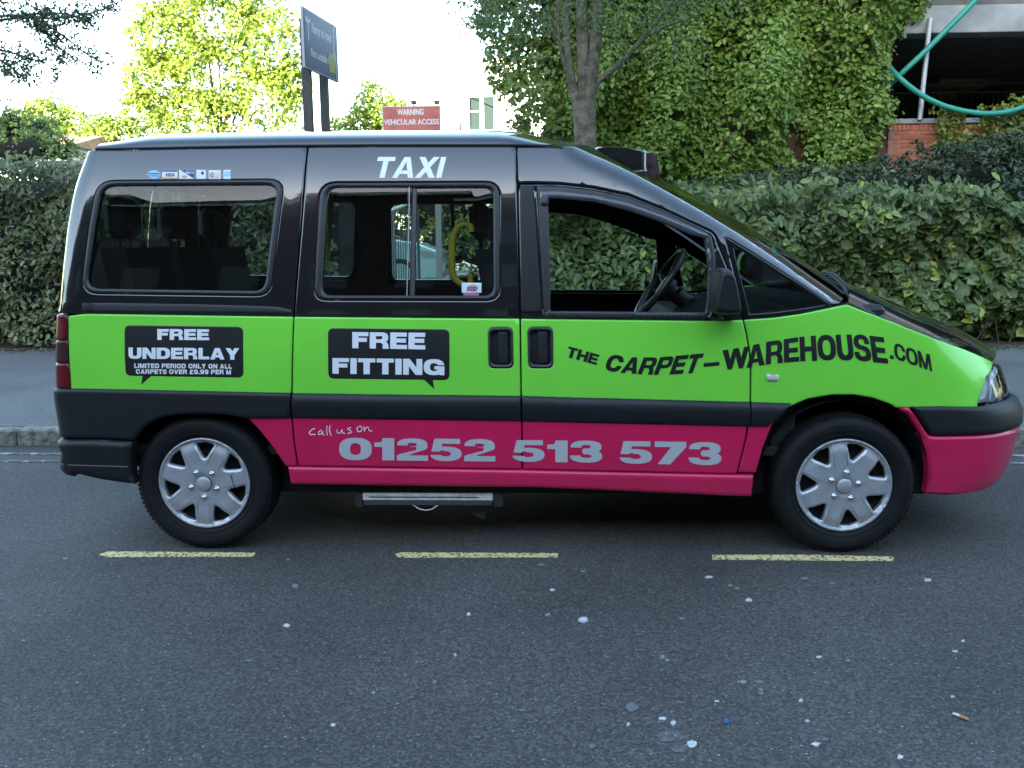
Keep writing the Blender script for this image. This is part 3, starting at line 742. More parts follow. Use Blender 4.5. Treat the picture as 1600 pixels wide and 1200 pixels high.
def seat(x, y, wd, name, back=.62, flip=1, head=True):
    s = MB(); s.box((x, y-wd/2, .62), (x+flip*.46, y+wd/2, .78), 0, .04)
    root = link(name, s.mesh(name), VAN, (SEAT,))
    b_ = MB(); lean = -.16*flip
    for k, (z0, z1) in enumerate(((.74, 1.0), (.98, .74+back))):
        xa = x+lean*(z0-.74); b_.obox((xa, y, (z0+z1)/2), (.055, 0, 0), (0, wd/2*.96, 0), (lean*(z1-z0)/2, 0, (z1-z0)/2))
    link('backrest', b_.mesh('backrest'), root, (SEAT,))
    if head:
        h = MB(); zz = .74+back+.13; xa = x+lean*(zz-.74)
        h.box((xa-.045, y-.12, zz-.09), (xa+.045, y+.12, zz+.09), 0, .035)
        for d in (-.05, .05): h.tube([(xa, y+d, zz-.15), (xa, y+d, zz-.05)], .007, 6)
        link('headrest', h.mesh('headrest'), root, (SEAT,))
seat(1.34, .47, .50, 'driver_seat', .58); seat(1.34, 1.33, .50, 'passenger_seat', .58)
for yy in (.36, .90, 1.44): seat(-.30, yy, .46, 'rear_seat', .60)
seat(1.02, 1.40, .42, 'folding_seat', .42, flip=-1, head=False)
# steering wheel
sc0 = at(1031, 443, .46); nrm = np.array([-.82, 0, .57]); ax1 = np.array([0, 1.0, 0]); ax2 = np.cross(nrm, ax1)
ringp = [sc0+.182*(math.cos(a)*ax1+math.sin(a)*ax2) for a in np.linspace(0, 2*math.pi, 37)[:-1]]
sw = MB().tube(ringp, .0155, 8, closed=True)
o_sw = link('steering_wheel', sw.mesh('steering_wheel'), VAN, (mat('wheel_leather', (.022, .022, .024), .38),))
hb = MB(); hub = sc0-nrm*.03
hb.tube([hub+nrm*.02, hub-nrm*.03], .055, 14)
for a in (R(-15), R(195), R(90), R(270)): hb.tube([hub, sc0+.17*(math.cos(a)*ax1+math.sin(a)*ax2)], .013, 6)
link('wheel_hub', hb.mesh('wheel_hub'), o_sw, (PLA,))
cl = MB().tube([hub-nrm*.03, hub-nrm*.30], [.038, .05], 10); cl.tube([hub-nrm*.06, hub-nrm*.04+np.array([.02, -.17, .03])], .008, 6)
link('steering_column', cl.mesh('steering_column'), o_sw, (PLA,))
# yellow grab rails and poles
gy = .32
gr_px = [(737, 362), (735, 353), (727, 349.5), (717, 353), (710, 362), (706.5, 376), (706, 400), (706, 420), (709, 433), (716, 441), (726, 446), (736, 450)]
vpart('grab_rail', MB().tube([at(a, b, gy) for a, b in gr_px], .0155, 8), (YEL,), far=False)
vpart('grab_rail', MB().tube([at(735, 428, gy), at(735.5, 452, gy)], .0145, 8), (YEL,), far=False)
vpart('grab_rail', MB().tube([at(516, 300, .5), at(514.5, 360, .5), at(511, 390, .5), at(506, 404, .5)], .0155, 8), (YEL,), far=False)
# roof: taxi sign, aerial; wipers
YS = .62
sg = [at(a, b, YS) for a, b in [(922, 236), (932, 229.8), (950, 228.3), (978, 229.5), (1007, 235.5), (1006, 262), (1012, 284), (930, 278)]]
sg = [(p[0], p[2]) for p in sg]
o_sg, _ = vpart('roof_sign', blob(sg, [(YS-.015, .90), (YS, .985), (YS+.02, 1), (YS+.52, 1), (YS+.54, .985), (YS+.555, .9)]), (mat('sign_gloss_black', (.012, .012, .015), .1, 0, .5, coat=1),), far=False)
ln = [(p[0], p[2]) for p in [at(a, b, YS) for a, b in [(1009, 236.5), (1022, 238), (1027, 243), (1030, 264), (1034, 286), (1014, 284), (1008.5, 262)]]]
vpart('sign_lens', blob(ln, [(YS, .93), (YS+.012, 1), (YS+.53, 1), (YS+.54, .93)]), (mat('dark_red_lens', (.06, .035, .04), .12, 0, .6, coat=1, var=.6, vscale=30),), parent=o_sg, far=False)
vpart('sign_trim', blob([(p[0], p[2]) for p in [at(a, b, YS) for a, b in [(1006.5, 235), (1009.2, 235.5), (1008.7, 262), (1014, 285), (1012, 285), (1006, 262)]]], [(YS-.012, 1), (YS+.55, 1)]), (mat('white_sign_trim', (.6, .6, .6), .4),), parent=o_sg, far=False)
vpart('aerial', MB().tube([at(884, 221, .75), at(868, 210, .75), at(800, 180.5, .75), at(733, 151.5, .75)], [.006, .004, .003, .0022], 6), (DRK,), far=False)
vpart('wiper', MB().tube([at(1338, 470, .35), at(1322, 448, .40), at(1302, 428, .5), at(1287, 425.5, .6)], [.016, .012, .009, .006], 6), (PLA,), far=False)
vpart('wiper', MB().tube([at(1329, 468, .30), at(1316, 447, .40), at(1298, 430, .5), at(1284, 429, .62)], [.01, .009, .007, .006], 6), (PLA,), far=False)

# ------------------------------------------------------------------ lettering: heavy grotesque capitals drawn as outlines
def se(cx, cy, rx, ry, n=2.5, k=36):
    out = []
    for i in range(k):
        t = 2*math.pi*i/k; c, s_ = math.cos(t), math.sin(t)
        out.append((cx+rx*math.copysign(abs(c)**(2/n), c), cy+ry*math.copysign(abs(s_)**(2/n), s_)))
    return out
def rc(x0, y0, x1, y1): return [(x0, y0), (x1, y0), (x1, y1), (x0, y1)]
def glyph(ch, sv=.30, sh=.22):
    """returns (width, groups) in a box of height 1; sv/sh stem and bar weight"""
    w = 1.0; h = sh
    O = lambda w_: [[(1, se(w_/2, .5, w_/2, .5)), (-1, se(w_/2, .5, w_/2-sv, .5-h))]]
    if ch == 'F': return .86, [[(1, rc(0, 0, sv, 1))], [(1, rc(0, 1-h, .86, 1))], [(1, rc(0, .40, .78, .40+h))]]
    if ch == 'E': return .90, [[(1, rc(0, 0, sv, 1))], [(1, rc(0, 1-h, .88, 1))], [(1, rc(0, .39, .84, .39+h))], [(1, rc(0, 0, .90, h))]]
    if ch == 'L': return .82, [[(1, rc(0, 0, sv, 1))], [(1, rc(0, 0, .82, h))]]
    if ch == 'T': return .90, [[(1, rc(.45-sv/2, 0, .45+sv/2, 1))], [(1, rc(0, 1-h, .9, 1))]]
    if ch == 'I': return sv, [[(1, rc(0, 0, sv, 1))]]
    if ch == 'H': return 1.0, [[(1, rc(0, 0, sv, 1))], [(1, rc(1-sv, 0, 1, 1))], [(1, rc(0, .39, 1, .39+h))]]
    if ch == 'N': return 1.0, [[(1, rc(0, 0, sv*.92, 1))], [(1, rc(1-sv*.92, 0, 1, 1))], [(1, [(0, 1), (sv*1.05, 1), (1, 0), (1-sv*1.05, 0)])]]
    if ch == 'M': return 1.18, [[(1, rc(0, 0, sv*.85, 1))], [(1, rc(1.18-sv*.85, 0, 1.18, 1))], [(1, [(0, 1), (sv*1.1, 1), (.59+sv*.4, 0), (.59-sv*.4, 0)])], [(1, [(1.18, 1), (1.18-sv*1.1, 1), (.59-sv*.4, 0), (.59+sv*.4, 0)])]]
    if ch == 'W': return 1.5, [[(1, [(0, 1), (sv, 1), (.40+sv*.42, 0), (.40-sv*.5, 0)])], [(1, [(.75-sv*.5, 1), (.75+sv*.45, 1), (.40+sv*.42, 0), (.40-sv*.5, 0)])],
                                   [(1, [(.75-sv*.45, 1), (.75+sv*.5, 1), (1.10+sv*.5, 0), (1.10-sv*.42, 0)])], [(1, [(1.5, 1), (1.5-sv, 1), (1.10-sv*.42, 0), (1.10+sv*.5, 0)])]]
    if ch == 'A': return 1.08, [[(1, [(0, 0), (sv*1.02, 0), (.54+sv*.30, 1), (.54-sv*.55, 1)])], [(1, [(1.08, 0), (1.08-sv*1.02, 0), (.54-sv*.30, 1), (.54+sv*.55, 1)])], [(1, rc(.25, .18, .83, .18+h*.85))]]
    if ch == 'V': return 1.04, [[(1, [(0, 1), (sv*1.02, 1), (.52+sv*.35, 0), (.52-sv*.5, 0)])], [(1, [(1.04, 1), (1.04-sv*1.02, 1), (.52-sv*.35, 0), (.52+sv*.5, 0)])]]
    if ch == 'X': return 1.04, [[(1, [(0, 1), (sv*1.15, 1), (1.04, 0), (1.04-sv*1.15, 0)])], [(1, [(1.04, 1), (1.04-sv*1.15, 1), (0, 0), (sv*1.15, 0)])]]
    if ch == 'Y': return 1.04, [[(1, rc(.52-sv/2, 0, .52+sv/2, .5))], [(1, [(0, 1), (sv*1.1, 1), (.52+sv/2, .42), (.52-sv/2, .38)])], [(1, [(1.04, 1), (1.04-sv*1.1, 1), (.52-sv/2, .42), (.52+sv/2, .38)])]]
    if ch == 'U': return .98, [[(1, rc(0, .42, sv, 1))], [(1, rc(.98-sv, .42, .98, 1))], [(1, se(.49, .46, .49, .46, 2.8)), (-1, se(.49, .46, .49-sv, .46-h, 2.6)), (-1, rc(-.1, .46, 1.1, 1.1))]]
    if ch in 'OQ': return 1.10, O(1.10)
    if ch == '0': return 1.02, O(1.02)
    if ch == 'D': return 1.02, [[(1, rc(0, 0, sv, 1))], [(1, rc(0, 0, .52, 1)), (1, se(.52, .5, .5, .5, 2.5)), (-1, se(.50, .5, .5-sv*.98, .5-h, 2.5)), (-1, rc(sv, h, .50, 1-h))]]
    if ch == 'C': return 1.04, [O(1.06)[0]+[(-1, [(.60, .40), (1.3, .38), (1.3, .63), (.60, .61)])]]
    if ch == 'G': return 1.08, [O(1.08)[0]+[(-1, rc(.60, .38, 1.3, .63))], [(1, rc(.56, .36, 1.08, .36+h*.8))], [(1, rc(1.08-sv*.75, 0, 1.08, .40))]]
    if ch in 'PR':
        g = [[(1, rc(0, 0, sv, 1))], [(1, rc(sv*.5, .36, .60, 1)), (1, se(.60, .68, .38, .32, 2.6)), (-1, rc(sv, .36+h*.85, .60, 1-h*.95)), (-1, se(.60, .68, .38-sv*.95, .32-h*.9, 2.4))]]
        if ch == 'R': g.append([(1, [(.50, .44), (.86, .44), (.98, .28), (1.02, 0), (1.02-sv*1.02, 0), (.70, .26), (.60, .36), (.50, .38)])])
        return (.98 if ch == 'P' else 1.02), g
    hi, lo = se(.48, .715, .47, .285, 2.4), se(.48, .295, .49, .295, 2.4)
    hi_i, lo_i = se(.48, .72, .47-sv*.95, .285-h*.85, 2.2), se(.48, .295, .49-sv*.95, .295-h*.9, 2.2)
    if ch == 'S': return .97, [[(1, hi), (-1, hi_i), (-1, rc(.48, .40, 1.1, .66))], [(1, lo), (-1, lo_i), (-1, rc(-.1, .34, .48, .62))], [(1, rc(.40, .43, .56, .59))]]
    if ch == '3': return .97, [[(1, hi), (-1, hi_i), (-1, rc(-.1, .40, .40, .68))], [(1, lo), (-1, lo_i), (-1, rc(-.1, .32, .40, .62))], [(1, rc(.36, .43, .6, .59))]]
    if ch == '2': return .97, [[(1, hi), (-1, hi_i), (-1, rc(-.1, .3, .42, .68)), (-1, rc(-.1, .3, 1.1, .62))], [(1, [(.97-sv*.02, .64), (.96-sv*1.05, .64), (.60, .48), (.06, .28), (0, .18), (0, h*.6), (.30, .20), (.46, .30), (.88, .50), (.95, .58)])], [(1, rc(0, 0, .97, h))]]
    if ch == '5': return .97, [[(1, rc(.12, 1-h*.95, .92, 1))], [(1, [(.12, 1), (.12+sv*.8, 1), (.06+sv*.8, .48), (.03, .42)])], [(1, se(.48, .325, .49, .325, 2.4)), (-1, se(.47, .325, .49-sv*.95, .325-h*.88, 2.2)), (-1, rc(-.1, .27, .42, .47))], [(1, rc(.03, .42, .30, .50))]]
    if ch == '7': return .94, [[(1, rc(0, 1-h, .94, 1))], [(1, [(.94, 1), (.94, 1-h), (.46, 0), (.46-sv*1.1, 0), (.94-sv*1.3, 1-h*.9), (.94-sv*1.3, 1)])]]
    if ch == '1': return .62, [[(1, rc(.62-sv*1.1, 0, .62, 1))], [(1, [(.62-sv*1.0, 1), (.62-sv*.6, .78), (.30, .60), (0, .60), (0, .80), (.20, .82), (.30, 1)])]]
    if ch == '9': return .98, [[(1, se(.49, .66, .49, .34, 2.4)), (-1, se(.49, .67, .49-sv*.95, .34-h*.88, 2.2))], [(1, se(.49, .5, .49, .5, 2.4)), (-1, se(.49, .5, .49-sv*.95, .5-h*.9, 2.2)), (-1, rc(-.1, .5, .55, 1.1)), (-1, rc(-.1, .26, .42, .6))]]
    if ch == '£': return .95, [[(1, rc(.0, 0, .93, h))], [(1, rc(.20, 0, .20+sv, .75))], [(1, se(.55, .70, .37, .30, 2.4)), (-1, se(.57, .70, .37-sv*.8, .30-h*.85)), (-1, rc(.5, .3, 1.1, .66)), (-1, rc(.5, .2, 1.1, .6))], [(1, rc(.05, .40, .72, .40+h*.8))]]
    if ch == '.': return sv*1.05, [[(1, rc(0, 0, sv*1.05, h*1.15))]]
    if ch == '-': return .6, [[(1, rc(0, .36, .6, .36+h))]]
    return .5, []
def text_mesh(s, mapf, sv=.30, sh=.22, gap=.10, space=.5, off=.0012, surf=None):
    """mapf: unit square (s, t) -> photo pixel; every letter is laid on the body side"""
    x = 0; items = []
    for ch in s:
        if ch == ' ': x += space; continue
        w_, g = glyph(ch, sv, sh); items.append((x, w_, g)); x += w_+gap
    tot = x-gap; mb = MB()
    for x0, w_, g in items:
        if not g: continue
        V, T = fill2d(g)
        px = mapf((V[:, 0]+x0)/tot, V[:, 1])
        P3 = MO(solve(px), np.full(len(px), off))
        a = np.cross(P3[T[:, 1]]-P3[T[:, 0]], P3[T[:, 2]]-P3[T[:, 0]])
        T = np.where((a[:, 1] > 0)[:, None], T[:, ::-1], T)
        mb.add(P3, [tuple(map(int, t)) for t in T], 0, True)
    return mb
def quadmap(tl, tr_, br, bl):
    tl, tr_, br, bl = map(np.array, (tl, tr_, br, bl))
    def f(s, t):
        s = np.asarray(s)[:, None]; t = np.asarray(t)[:, None]
        return (bl+(br-bl)*s)*(1-t)+(tl+(tr_-tl)*s)*t
    return f
def curvemap(top, bot):
    top, bot = np.array(top, float), np.array(bot, float)
    def f(s, t):
        s = np.asarray(s)
        tx = top[0, 0]+(top[-1, 0]-top[0, 0])*s; bx = bot[0, 0]+(bot[-1, 0]-bot[0, 0])*s
        ty = np.interp(tx, top[:, 0], top[:, 1]); by = np.interp(bx, bot[:, 0], bot[:, 1])
        return np.stack([bx+(tx-bx)*t, by+(ty-by)*t], -1)
    return f
def letter(name, s, mp, m_, parent, **k): return link(name, text_mesh(s, mp, **k).mesh(name), parent, (m_,))
def decal(name, px, m_, parent, off=.0007, sp=.06):
    mb = panel_mesh([(poly(px), [], 0)], off=off, r=.0004, rim=.0003, sp=sp); return link(name, mb.mesh(name), parent, (m_,))
letter('taxi_lettering', 'TAXI', quadmap((591, 245.4), (697.5, 245.4), (689.5, 278), (583, 278)), mat('bright_white_vinyl', (.85, .86, .88), .35), o_sd, sv=.27, sh=.20, gap=.06)
bub1 = roundpoly([(194.5, 508), (380, 510.5), (380.6, 590), (196, 587)], 9, 4); bub2 = roundpoly([(512.5, 512.5), (702.3, 514.5), (702.5, 594), (513, 591.5)], 9, 4)
d1 = decal('speech_bubble', bub1, BLKV, o_rq); decal('bubble_tail', [(223, 585), (238, 586), (220.5, 601.5)], BLKV, o_rq, off=.0006)
d2 = decal('speech_bubble', bub2, BLKV, o_sd); decal('bubble_tail', [(660, 591), (676, 591.5), (678.7, 608)], BLKV, o_sd, off=.0006)
K = dict(sv=.33, sh=.25, gap=.07, off=.0016)
letter('free_lettering', 'FREE', quadmap((246, 514), (327, 514.5), (327, 531.5), (246, 531)), WHT, o_rq, **K)
letter('underlay_lettering', 'UNDERLAY', quadmap((201, 543), (374, 544), (374, 562), (201, 560.5)), WHT, o_rq, **K)
letter('small_print', 'LIMITED PERIOD ONLY ON ALL', quadmap((210, 567.6), (362.5, 568.8), (362.5, 576), (210, 575)), WHT, o_rq, sv=.30, sh=.24, gap=.14, off=.0016)
letter('small_print', 'CARPETS OVER £9.99 PER M', quadmap((212.5, 577), (361, 577.6), (361, 585), (212.5, 584)), WHT, o_rq, sv=.30, sh=.24, gap=.14, off=.0016)
letter('free_lettering', 'FREE', quadmap((550.5, 518.8), (665, 520), (664.5, 546), (550.5, 544)), WHT, o_sd, **K)
letter('fitting_lettering', 'FITTING', quadmap((519.5, 559.3), (694.5, 561.3), (694.5, 586.3), (519.5, 583.8)), WHT, o_sd, **K)
K = dict(sv=.34, sh=.24, gap=.08, off=.0016)
letter('phone_number', '01252', quadmap((530, 683.7), (774, 686.2), (774, 721), (530, 718.5)), GREYW, o_sd, **K)
letter('phone_number', '513', quadmap((801, 687.5), (941, 688.5), (941, 723), (801, 721)), GREYW, o_fd, **K)
letter('phone_number', '573', quadmap((968, 689), (1127, 691), (1127, 727), (968, 724)), GREYW, o_fd, **K)
K = dict(sv=.31, sh=.22, gap=.07, off=.0016)
letter('name_lettering', 'THE', quadmap((889, 541), (937, 554.5), (932, 570.3), (884, 557)), BLKV, o_fd, **K)
letter('name_lettering', 'CARPET', curvemap([(953, 553), (990, 558.4), (1030, 558.2), (1063, 555.3), (1100, 552)], [(943, 578), (967, 582.3), (1008, 585.3), (1027, 585.8), (1055, 584.8), (1089, 582.5)]), BLKV, o_fd, **K)
letter('name_lettering', 'W', quadmap((1129, 547.5), (1171, 541), (1167, 574.5), (1131, 578.3)), BLKV, o_fd, **K)
letter('name_lettering', 'AREHOUSE', curvemap([(1168, 541), (1197, 534.3), (1225, 530), (1250, 526.3), (1287, 523.2), (1344, 522.5), (1381, 527)], [(1166, 575), (1197, 569.7), (1225, 566.5), (1253, 564.5), (1290, 563), (1330, 563), (1352, 564.6), (1388, 568.3)]), BLKV, o_wg, sv=.31, sh=.2, gap=.06, off=.0016)
letter('name_lettering', 'COM', quadmap((1396, 534.5), (1452.5, 554), (1456.5, 580.5), (1398, 560.5)), BLKV, o_wg, sv=.28, sh=.17, gap=.06, off=.0016)
decal('name_lettering', [(1390.5, 554.5), (1396, 555.5), (1396.5, 561.5), (1391, 560.5)], BLKV, o_wg, off=.0014)
decal('name_lettering', [(1099.5, 567), (1124, 565), (1124, 571), (1099, 573.2)], BLKV, o_fd, off=.0014)
# handwriting
hw = [[(210, 757), (190, 765), (172, 785), (180, 798), (212, 796)], [(250, 768), (232, 780), (231, 796), (244, 797), (258, 775), (255, 790), (268, 801)], [(285, 740), (281, 770), (286, 800)], [(303, 737), (299, 770), (311, 802)],
      [(347, 765), (347, 785), (365, 788), (380, 765), (381, 786), (396, 790)], [(434, 752), (410, 760), (430, 771), (438, 783), (412, 790)],
      [(490, 742), (470, 755), (475, 778), (495, 778), (503, 757), (492, 742)], [(515, 745), (515, 779), (525, 755), (540, 749), (548, 773), (566, 775)]]
hm = MB()
for stx in hw:
    P = np.array([(440+a/4, 480+b/4) for a, b in stx]); q = np.linspace(0, len(P)-1, 4*len(P)); P = np.stack([np.interp(q, range(len(P)), P[:, i]) for i in (0, 1)], -1)
    P3 = MO(solve(P), np.full(len(P), .0006)); hm.tube(P3, .0021, 5)
link('handwritten_lettering', hm.mesh('handwritten_lettering'), o_sd, (WHT,))
# card stickers over the rear window, tax disc sticker on the sliding window
cs = {k: mat('sticker_'+k, c, .45) for k, c in dict(white=(.72, .74, .76), navy=(.03, .035, .16), orange=(.65, .30, .12), pink=(.62, .25, .32), sky=(.35, .58, .75), cream=(.75, .62, .42)).items()}
bx = lambda x0, y0, x1, y1: [(x0, y0), (x1, y0), (x1, y1), (x0, y1)]
s1 = decal('card_sticker', se(240.5, 273, 10, 7, 2, 20), cs['sky'], o_rq)
decal('sticker_band', bx(231.5, 270.5, 249.5, 272.3), cs['navy'], o_rq, off=.0013); decal('sticker_band', bx(231.5, 274.3, 249.5, 275.6), cs['navy'], o_rq, off=.0013)
decal('card_sticker', bx(253.4, 265.7, 277.6, 280), cs['white'], o_rq); decal('sticker_band', bx(253.6, 266, 277.4, 268.4), cs['navy'], o_rq, off=.0013); decal('sticker_band', bx(253.6, 277.2, 277.4, 279.8), cs['orange'], o_rq, off=.0013)
letter('card_lettering', 'VISA', quadmap((259.5, 270.5), (274, 270.5), (272.5, 275.8), (258, 275.8)), cs['navy'], o_rq, sv=.26, sh=.2, off=.0018)
decal('card_sticker', bx(280, 265.7, 304, 280), cs['white'], o_rq); decal('sticker_band', [(282, 266), (303.8, 266), (303.8, 279.5)], cs['navy'], o_rq, off=.0013)
letter('card_lettering', 'DELTA', quadmap((290, 268.3), (303, 268.3), (303, 271.6), (290, 271.6)), cs['white'], o_rq, sv=.26, sh=.2, off=.0018)
decal('sticker_band', se(288, 276, 4, 2.4, 2, 14), cs['orange'], o_rq, off=.0013)
decal('card_sticker', bx(307, 265.7, 322, 280), cs['white'], o_rq); decal('sticker_band', se(316.5, 270.5, 2.6, 2.6, 2, 14), cs['navy'], o_rq, off=.0013)
decal('card_sticker', bx(326, 266, 345, 280), cs['white'], o_rq); decal('sticker_band', se(331.5, 273.4, 4.6, 4.6, 2, 18), cs['pink'], o_rq, off=.0011); decal('sticker_band', se(339, 273.4, 4.6, 4.6, 2, 18), cs['cream'], o_rq, off=.0016)
decal('card_sticker', bx(349, 265.5, 360.3, 280), cs['white'], o_rq); decal('sticker_band', bx(350, 268, 360, 275.5), cs['sky'], o_rq, off=.0013)
s2 = decal('window_sticker', bx(721, 441.5, 752, 457), mat('sticker_pale', (.55, .75, .78), .4), o_sd, off=-.0105)
decal('sticker_band', se(738, 449.5, 9, 5.5, 2, 18), cs['pink'], o_sd, off=-.0098); decal('sticker_band', bx(723.5, 457.3, 748, 463), mat('sticker_red', (.55, .10, .16), .4), o_sd, off=-.0105)
letter('sticker_lettering', '2012', quadmap((729.5, 447.5), (744.5, 447.5), (744, 454), (729, 454)), cs['navy'], o_sd, sv=.24, sh=.18, off=-.0092)
# ================================================================== THE SETTING
def sheet(name, x0, x1, y0, y1, z, m_, kind='structure', zf=None, n=1):
    mb = MB(); xs = np.linspace(x0, x1, n+1); ys = np.linspace(y0, y1, n+1)
    V = [(x, y, z if zf is None else zf(x, y)) for y in ys for x in xs]
    mb.add(V, [(j*(n+1)+i, j*(n+1)+i+1, (j+1)*(n+1)+i+1, (j+1)*(n+1)+i) for j in range(n) for i in range(n)])
    o = mb.build(name, None, m_); return tag(o, kind=kind)
def asphalt(name, lo, hi, sc_, bumpd, blot=.25, tint=(1, 1, 1), speck=0.0):
    m_ = bpy.data.materials.new(name); m_.use_nodes = True; n, l, b = nodes_of(m_)
    tc = n.new('ShaderNodeTexCoord')
    v = n.new('ShaderNodeTexVoronoi'); v.inputs['Scale'].default_value = sc_; l.new(tc.outputs['Object'], v.inputs['Vector'])
    nz = n.new('ShaderNodeTexNoise'); nz.inputs['Scale'].default_value = sc_*.55; nz.inputs['Detail'].default_value = 4; l.new(tc.outputs['Object'], nz.inputs['Vector'])
    big = n.new('ShaderNodeTexNoise'); big.inputs['Scale'].default_value = 1.1; big.inputs['Detail'].default_value = 6; l.new(tc.outputs['Object'], big.inputs['Vector'])
    sx = n.new('ShaderNodeSeparateColor'); l.new(v.outputs['Color'], sx.inputs[0])
    mx = n.new('ShaderNodeMath'); mx.operation = 'MULTIPLY'; l.new(sx.outputs[0], mx.inputs[0]); l.new(nz.outputs['Fac'], mx.inputs[1])
    rp = n.new('ShaderNodeValToRGB'); e = rp.color_ramp.elements
    e[0].position = .08; e[0].color = (*[lo*t for t in tint], 1); e[1].position = .55; e[1].color = (*[hi*t for t in tint], 1)
    if speck: x = e.new(.62); x.color = (speck, speck, speck, 1)
    l.new(mx.outputs[0], rp.inputs[0])
    r2 = n.new('ShaderNodeValToRGB'); r2.color_ramp.elements[0].position = .35; r2.color_ramp.elements[1].position = .68
    r2.color_ramp.elements[0].color = (1-blot, 1-blot, 1-blot, 1); r2.color_ramp.elements[1].color = (1+blot*.4, 1+blot*.4, 1+blot*.4, 1); l.new(big.outputs['Fac'], r2.inputs[0])
    mm = n.new('ShaderNodeMix'); mm.data_type = 'RGBA'; mm.blend_type = 'MULTIPLY'; mm.inputs[0].default_value = 1
    l.new(rp.outputs[0], mm.inputs[6]); l.new(r2.outputs[0], mm.inputs[7]); l.new(mm.outputs[2], b.inputs['Base Color'])
    b.inputs['Roughness'].default_value = .75; b.inputs['Specular IOR Level'].default_value = .35
    bp = n.new('ShaderNodeBump'); bp.inputs['Strength'].default_value = .9; bp.inputs['Distance'].default_value = bumpd
    l.new(mx.outputs[0], bp.inputs['Height']); l.new(bp.outputs[0], b.inputs['Normal'])
    return m_
ROADM = asphalt('road_asphalt', .032, .092, 140, .007, .26, (1.29, 1.20, 1.13), .19)
PAVM = asphalt('pavement_asphalt', .10, .19, 110, .004, .25, (1, 1, .98))
SOIL = mat('brown_soil', (.06, .045, .03), .95, var=.4, vscale=3, bump=.5, bscale=30)
KERB_Y = 2.05
sheet('ground', -900, 900, -900, 900, -.03, mat('distant_ground', (.06, .075, .04), .95, var=.4, vscale=.2))
ROAD = sheet('road', -60, 60, -11.5, KERB_Y, 0, ROADM)
pv = MB(); pv.box((-60, KERB_Y+.128, -.02), (60, 6.6, .108)); PAVE = tag(pv.build('pavement', None, PAVM), kind='structure')
op = MB(); op.box((-60, -22.0, -.02), (60, -11.5, .11)); tag(op.build('far_pavement', None, PAVM), kind='structure')
sheet('planting_bed', -60, 60, 6.6, 12, .10, SOIL)
# kerb stones
KM = mat('weathered_concrete', (.19, .18, .15), .9, var=.55, vscale=22, bump=.9, bscale=55, bdist=.012)
KERB = empty('kerb', (0, KERB_Y, 0)); KERB['kind'] = 'structure'
km = MB(); km.box((0, KERB_Y, -.05), (.908, KERB_Y+.125, .113), 0, .014); kme = km.mesh('kerb_stone'); kme.materials.append(KM)
for i in range(34):
    o = bpy.data.objects.new('kerb_stone', kme); COL.objects.link(o); o.parent = KERB; o.matrix_parent_inverse = Matrix.Translation(-KERB.location)
    o.location = (-14+i*.915, random.uniform(-.006, .006), random.uniform(-.006, .004))
# yellow bay dashes, worn white gutter lines
def worn(name, c, d, thr=.42, sc_=60):
    m_ = bpy.data.materials.new(name); m_.use_nodes = True; n, l, b = nodes_of(m_); tc = n.new('ShaderNodeTexCoord')
    nz = n.new('ShaderNodeTexNoise'); nz.inputs['Scale'].default_value = sc_; nz.inputs['Detail'].default_value = 5; l.new(tc.outputs['Object'], nz.inputs['Vector'])
    rp = n.new('ShaderNodeValToRGB'); rp.color_ramp.elements[0].position = thr; rp.color_ramp.elements[1].position = thr+.07
    rp.color_ramp.elements[0].color = (*d, 1); rp.color_ramp.elements[1].color = (*c, 1); l.new(nz.outputs['Fac'], rp.inputs[0]); l.new(rp.outputs[0], b.inputs['Base Color']); b.inputs['Roughness'].default_value = .7
    bp = n.new('ShaderNodeBump'); bp.inputs['Strength'].default_value = .5; bp.inputs['Distance'].default_value = .004; l.new(nz.outputs['Fac'], bp.inputs['Height']); l.new(bp.outputs[0], b.inputs['Normal'])
    return m_
YLM = worn('worn_yellow_paint', (.70, .57, .25), (.10, .095, .08), .40, 70)
WLM = worn('worn_white_paint', (.28, .28, .27), (.07, .072, .075), .50, 14)
def blotch(pts, z, jit, step=.02):
    P = resample(np.array(pts), step); c = P.mean(0); P = P+RNG.normal(0, jit, P.shape)
    mb = MB(); n = len(P)
    V2, T = fill2d([[(1, P)]])
    a = V2[T[:, 1]]-V2[T[:, 0]]; b_ = V2[T[:, 2]]-V2[T[:, 0]]; T = np.where(((a[:, 0]*b_[:, 1]-a[:, 1]*b_[:, 0]) < 0)[:, None], T[:, ::-1], T)
    mb.add([(x, y, z) for x, y in V2], [tuple(map(int, t)) for t in T]); 
    mb.add([(x, y, z) for x, y in P]+[(x, y, .0005) for x, y in P], [(i, (i+1) % n, n+(i+1) % n, n+i) for i in range(n)])
    return mb
for q in ([(155, 866.2), (170, 861.3), (399, 863.4), (397, 868.8), (170, 869.6)], [(617, 866.3), (625, 862.8), (872, 864.2), (871.5, 869.8), (625, 870.2)], [(1112, 866.6), (1250, 866.6), (1396, 869.6), (1395, 875.6), (1250, 874.6), (1113, 873.2)]):
    blotch([onz(a, b, .004)[:2] for a, b in q], .004, .0016, .012).build('yellow_dash', ROAD, YLM)
for py in (709.5, 721):
    y = onz(50, py, 0)[1]; mb = MB()
    mb.box((-14, y-.022, .0005), (8, y+.022, .004)); mb.build('gutter_line', ROAD, WLM)
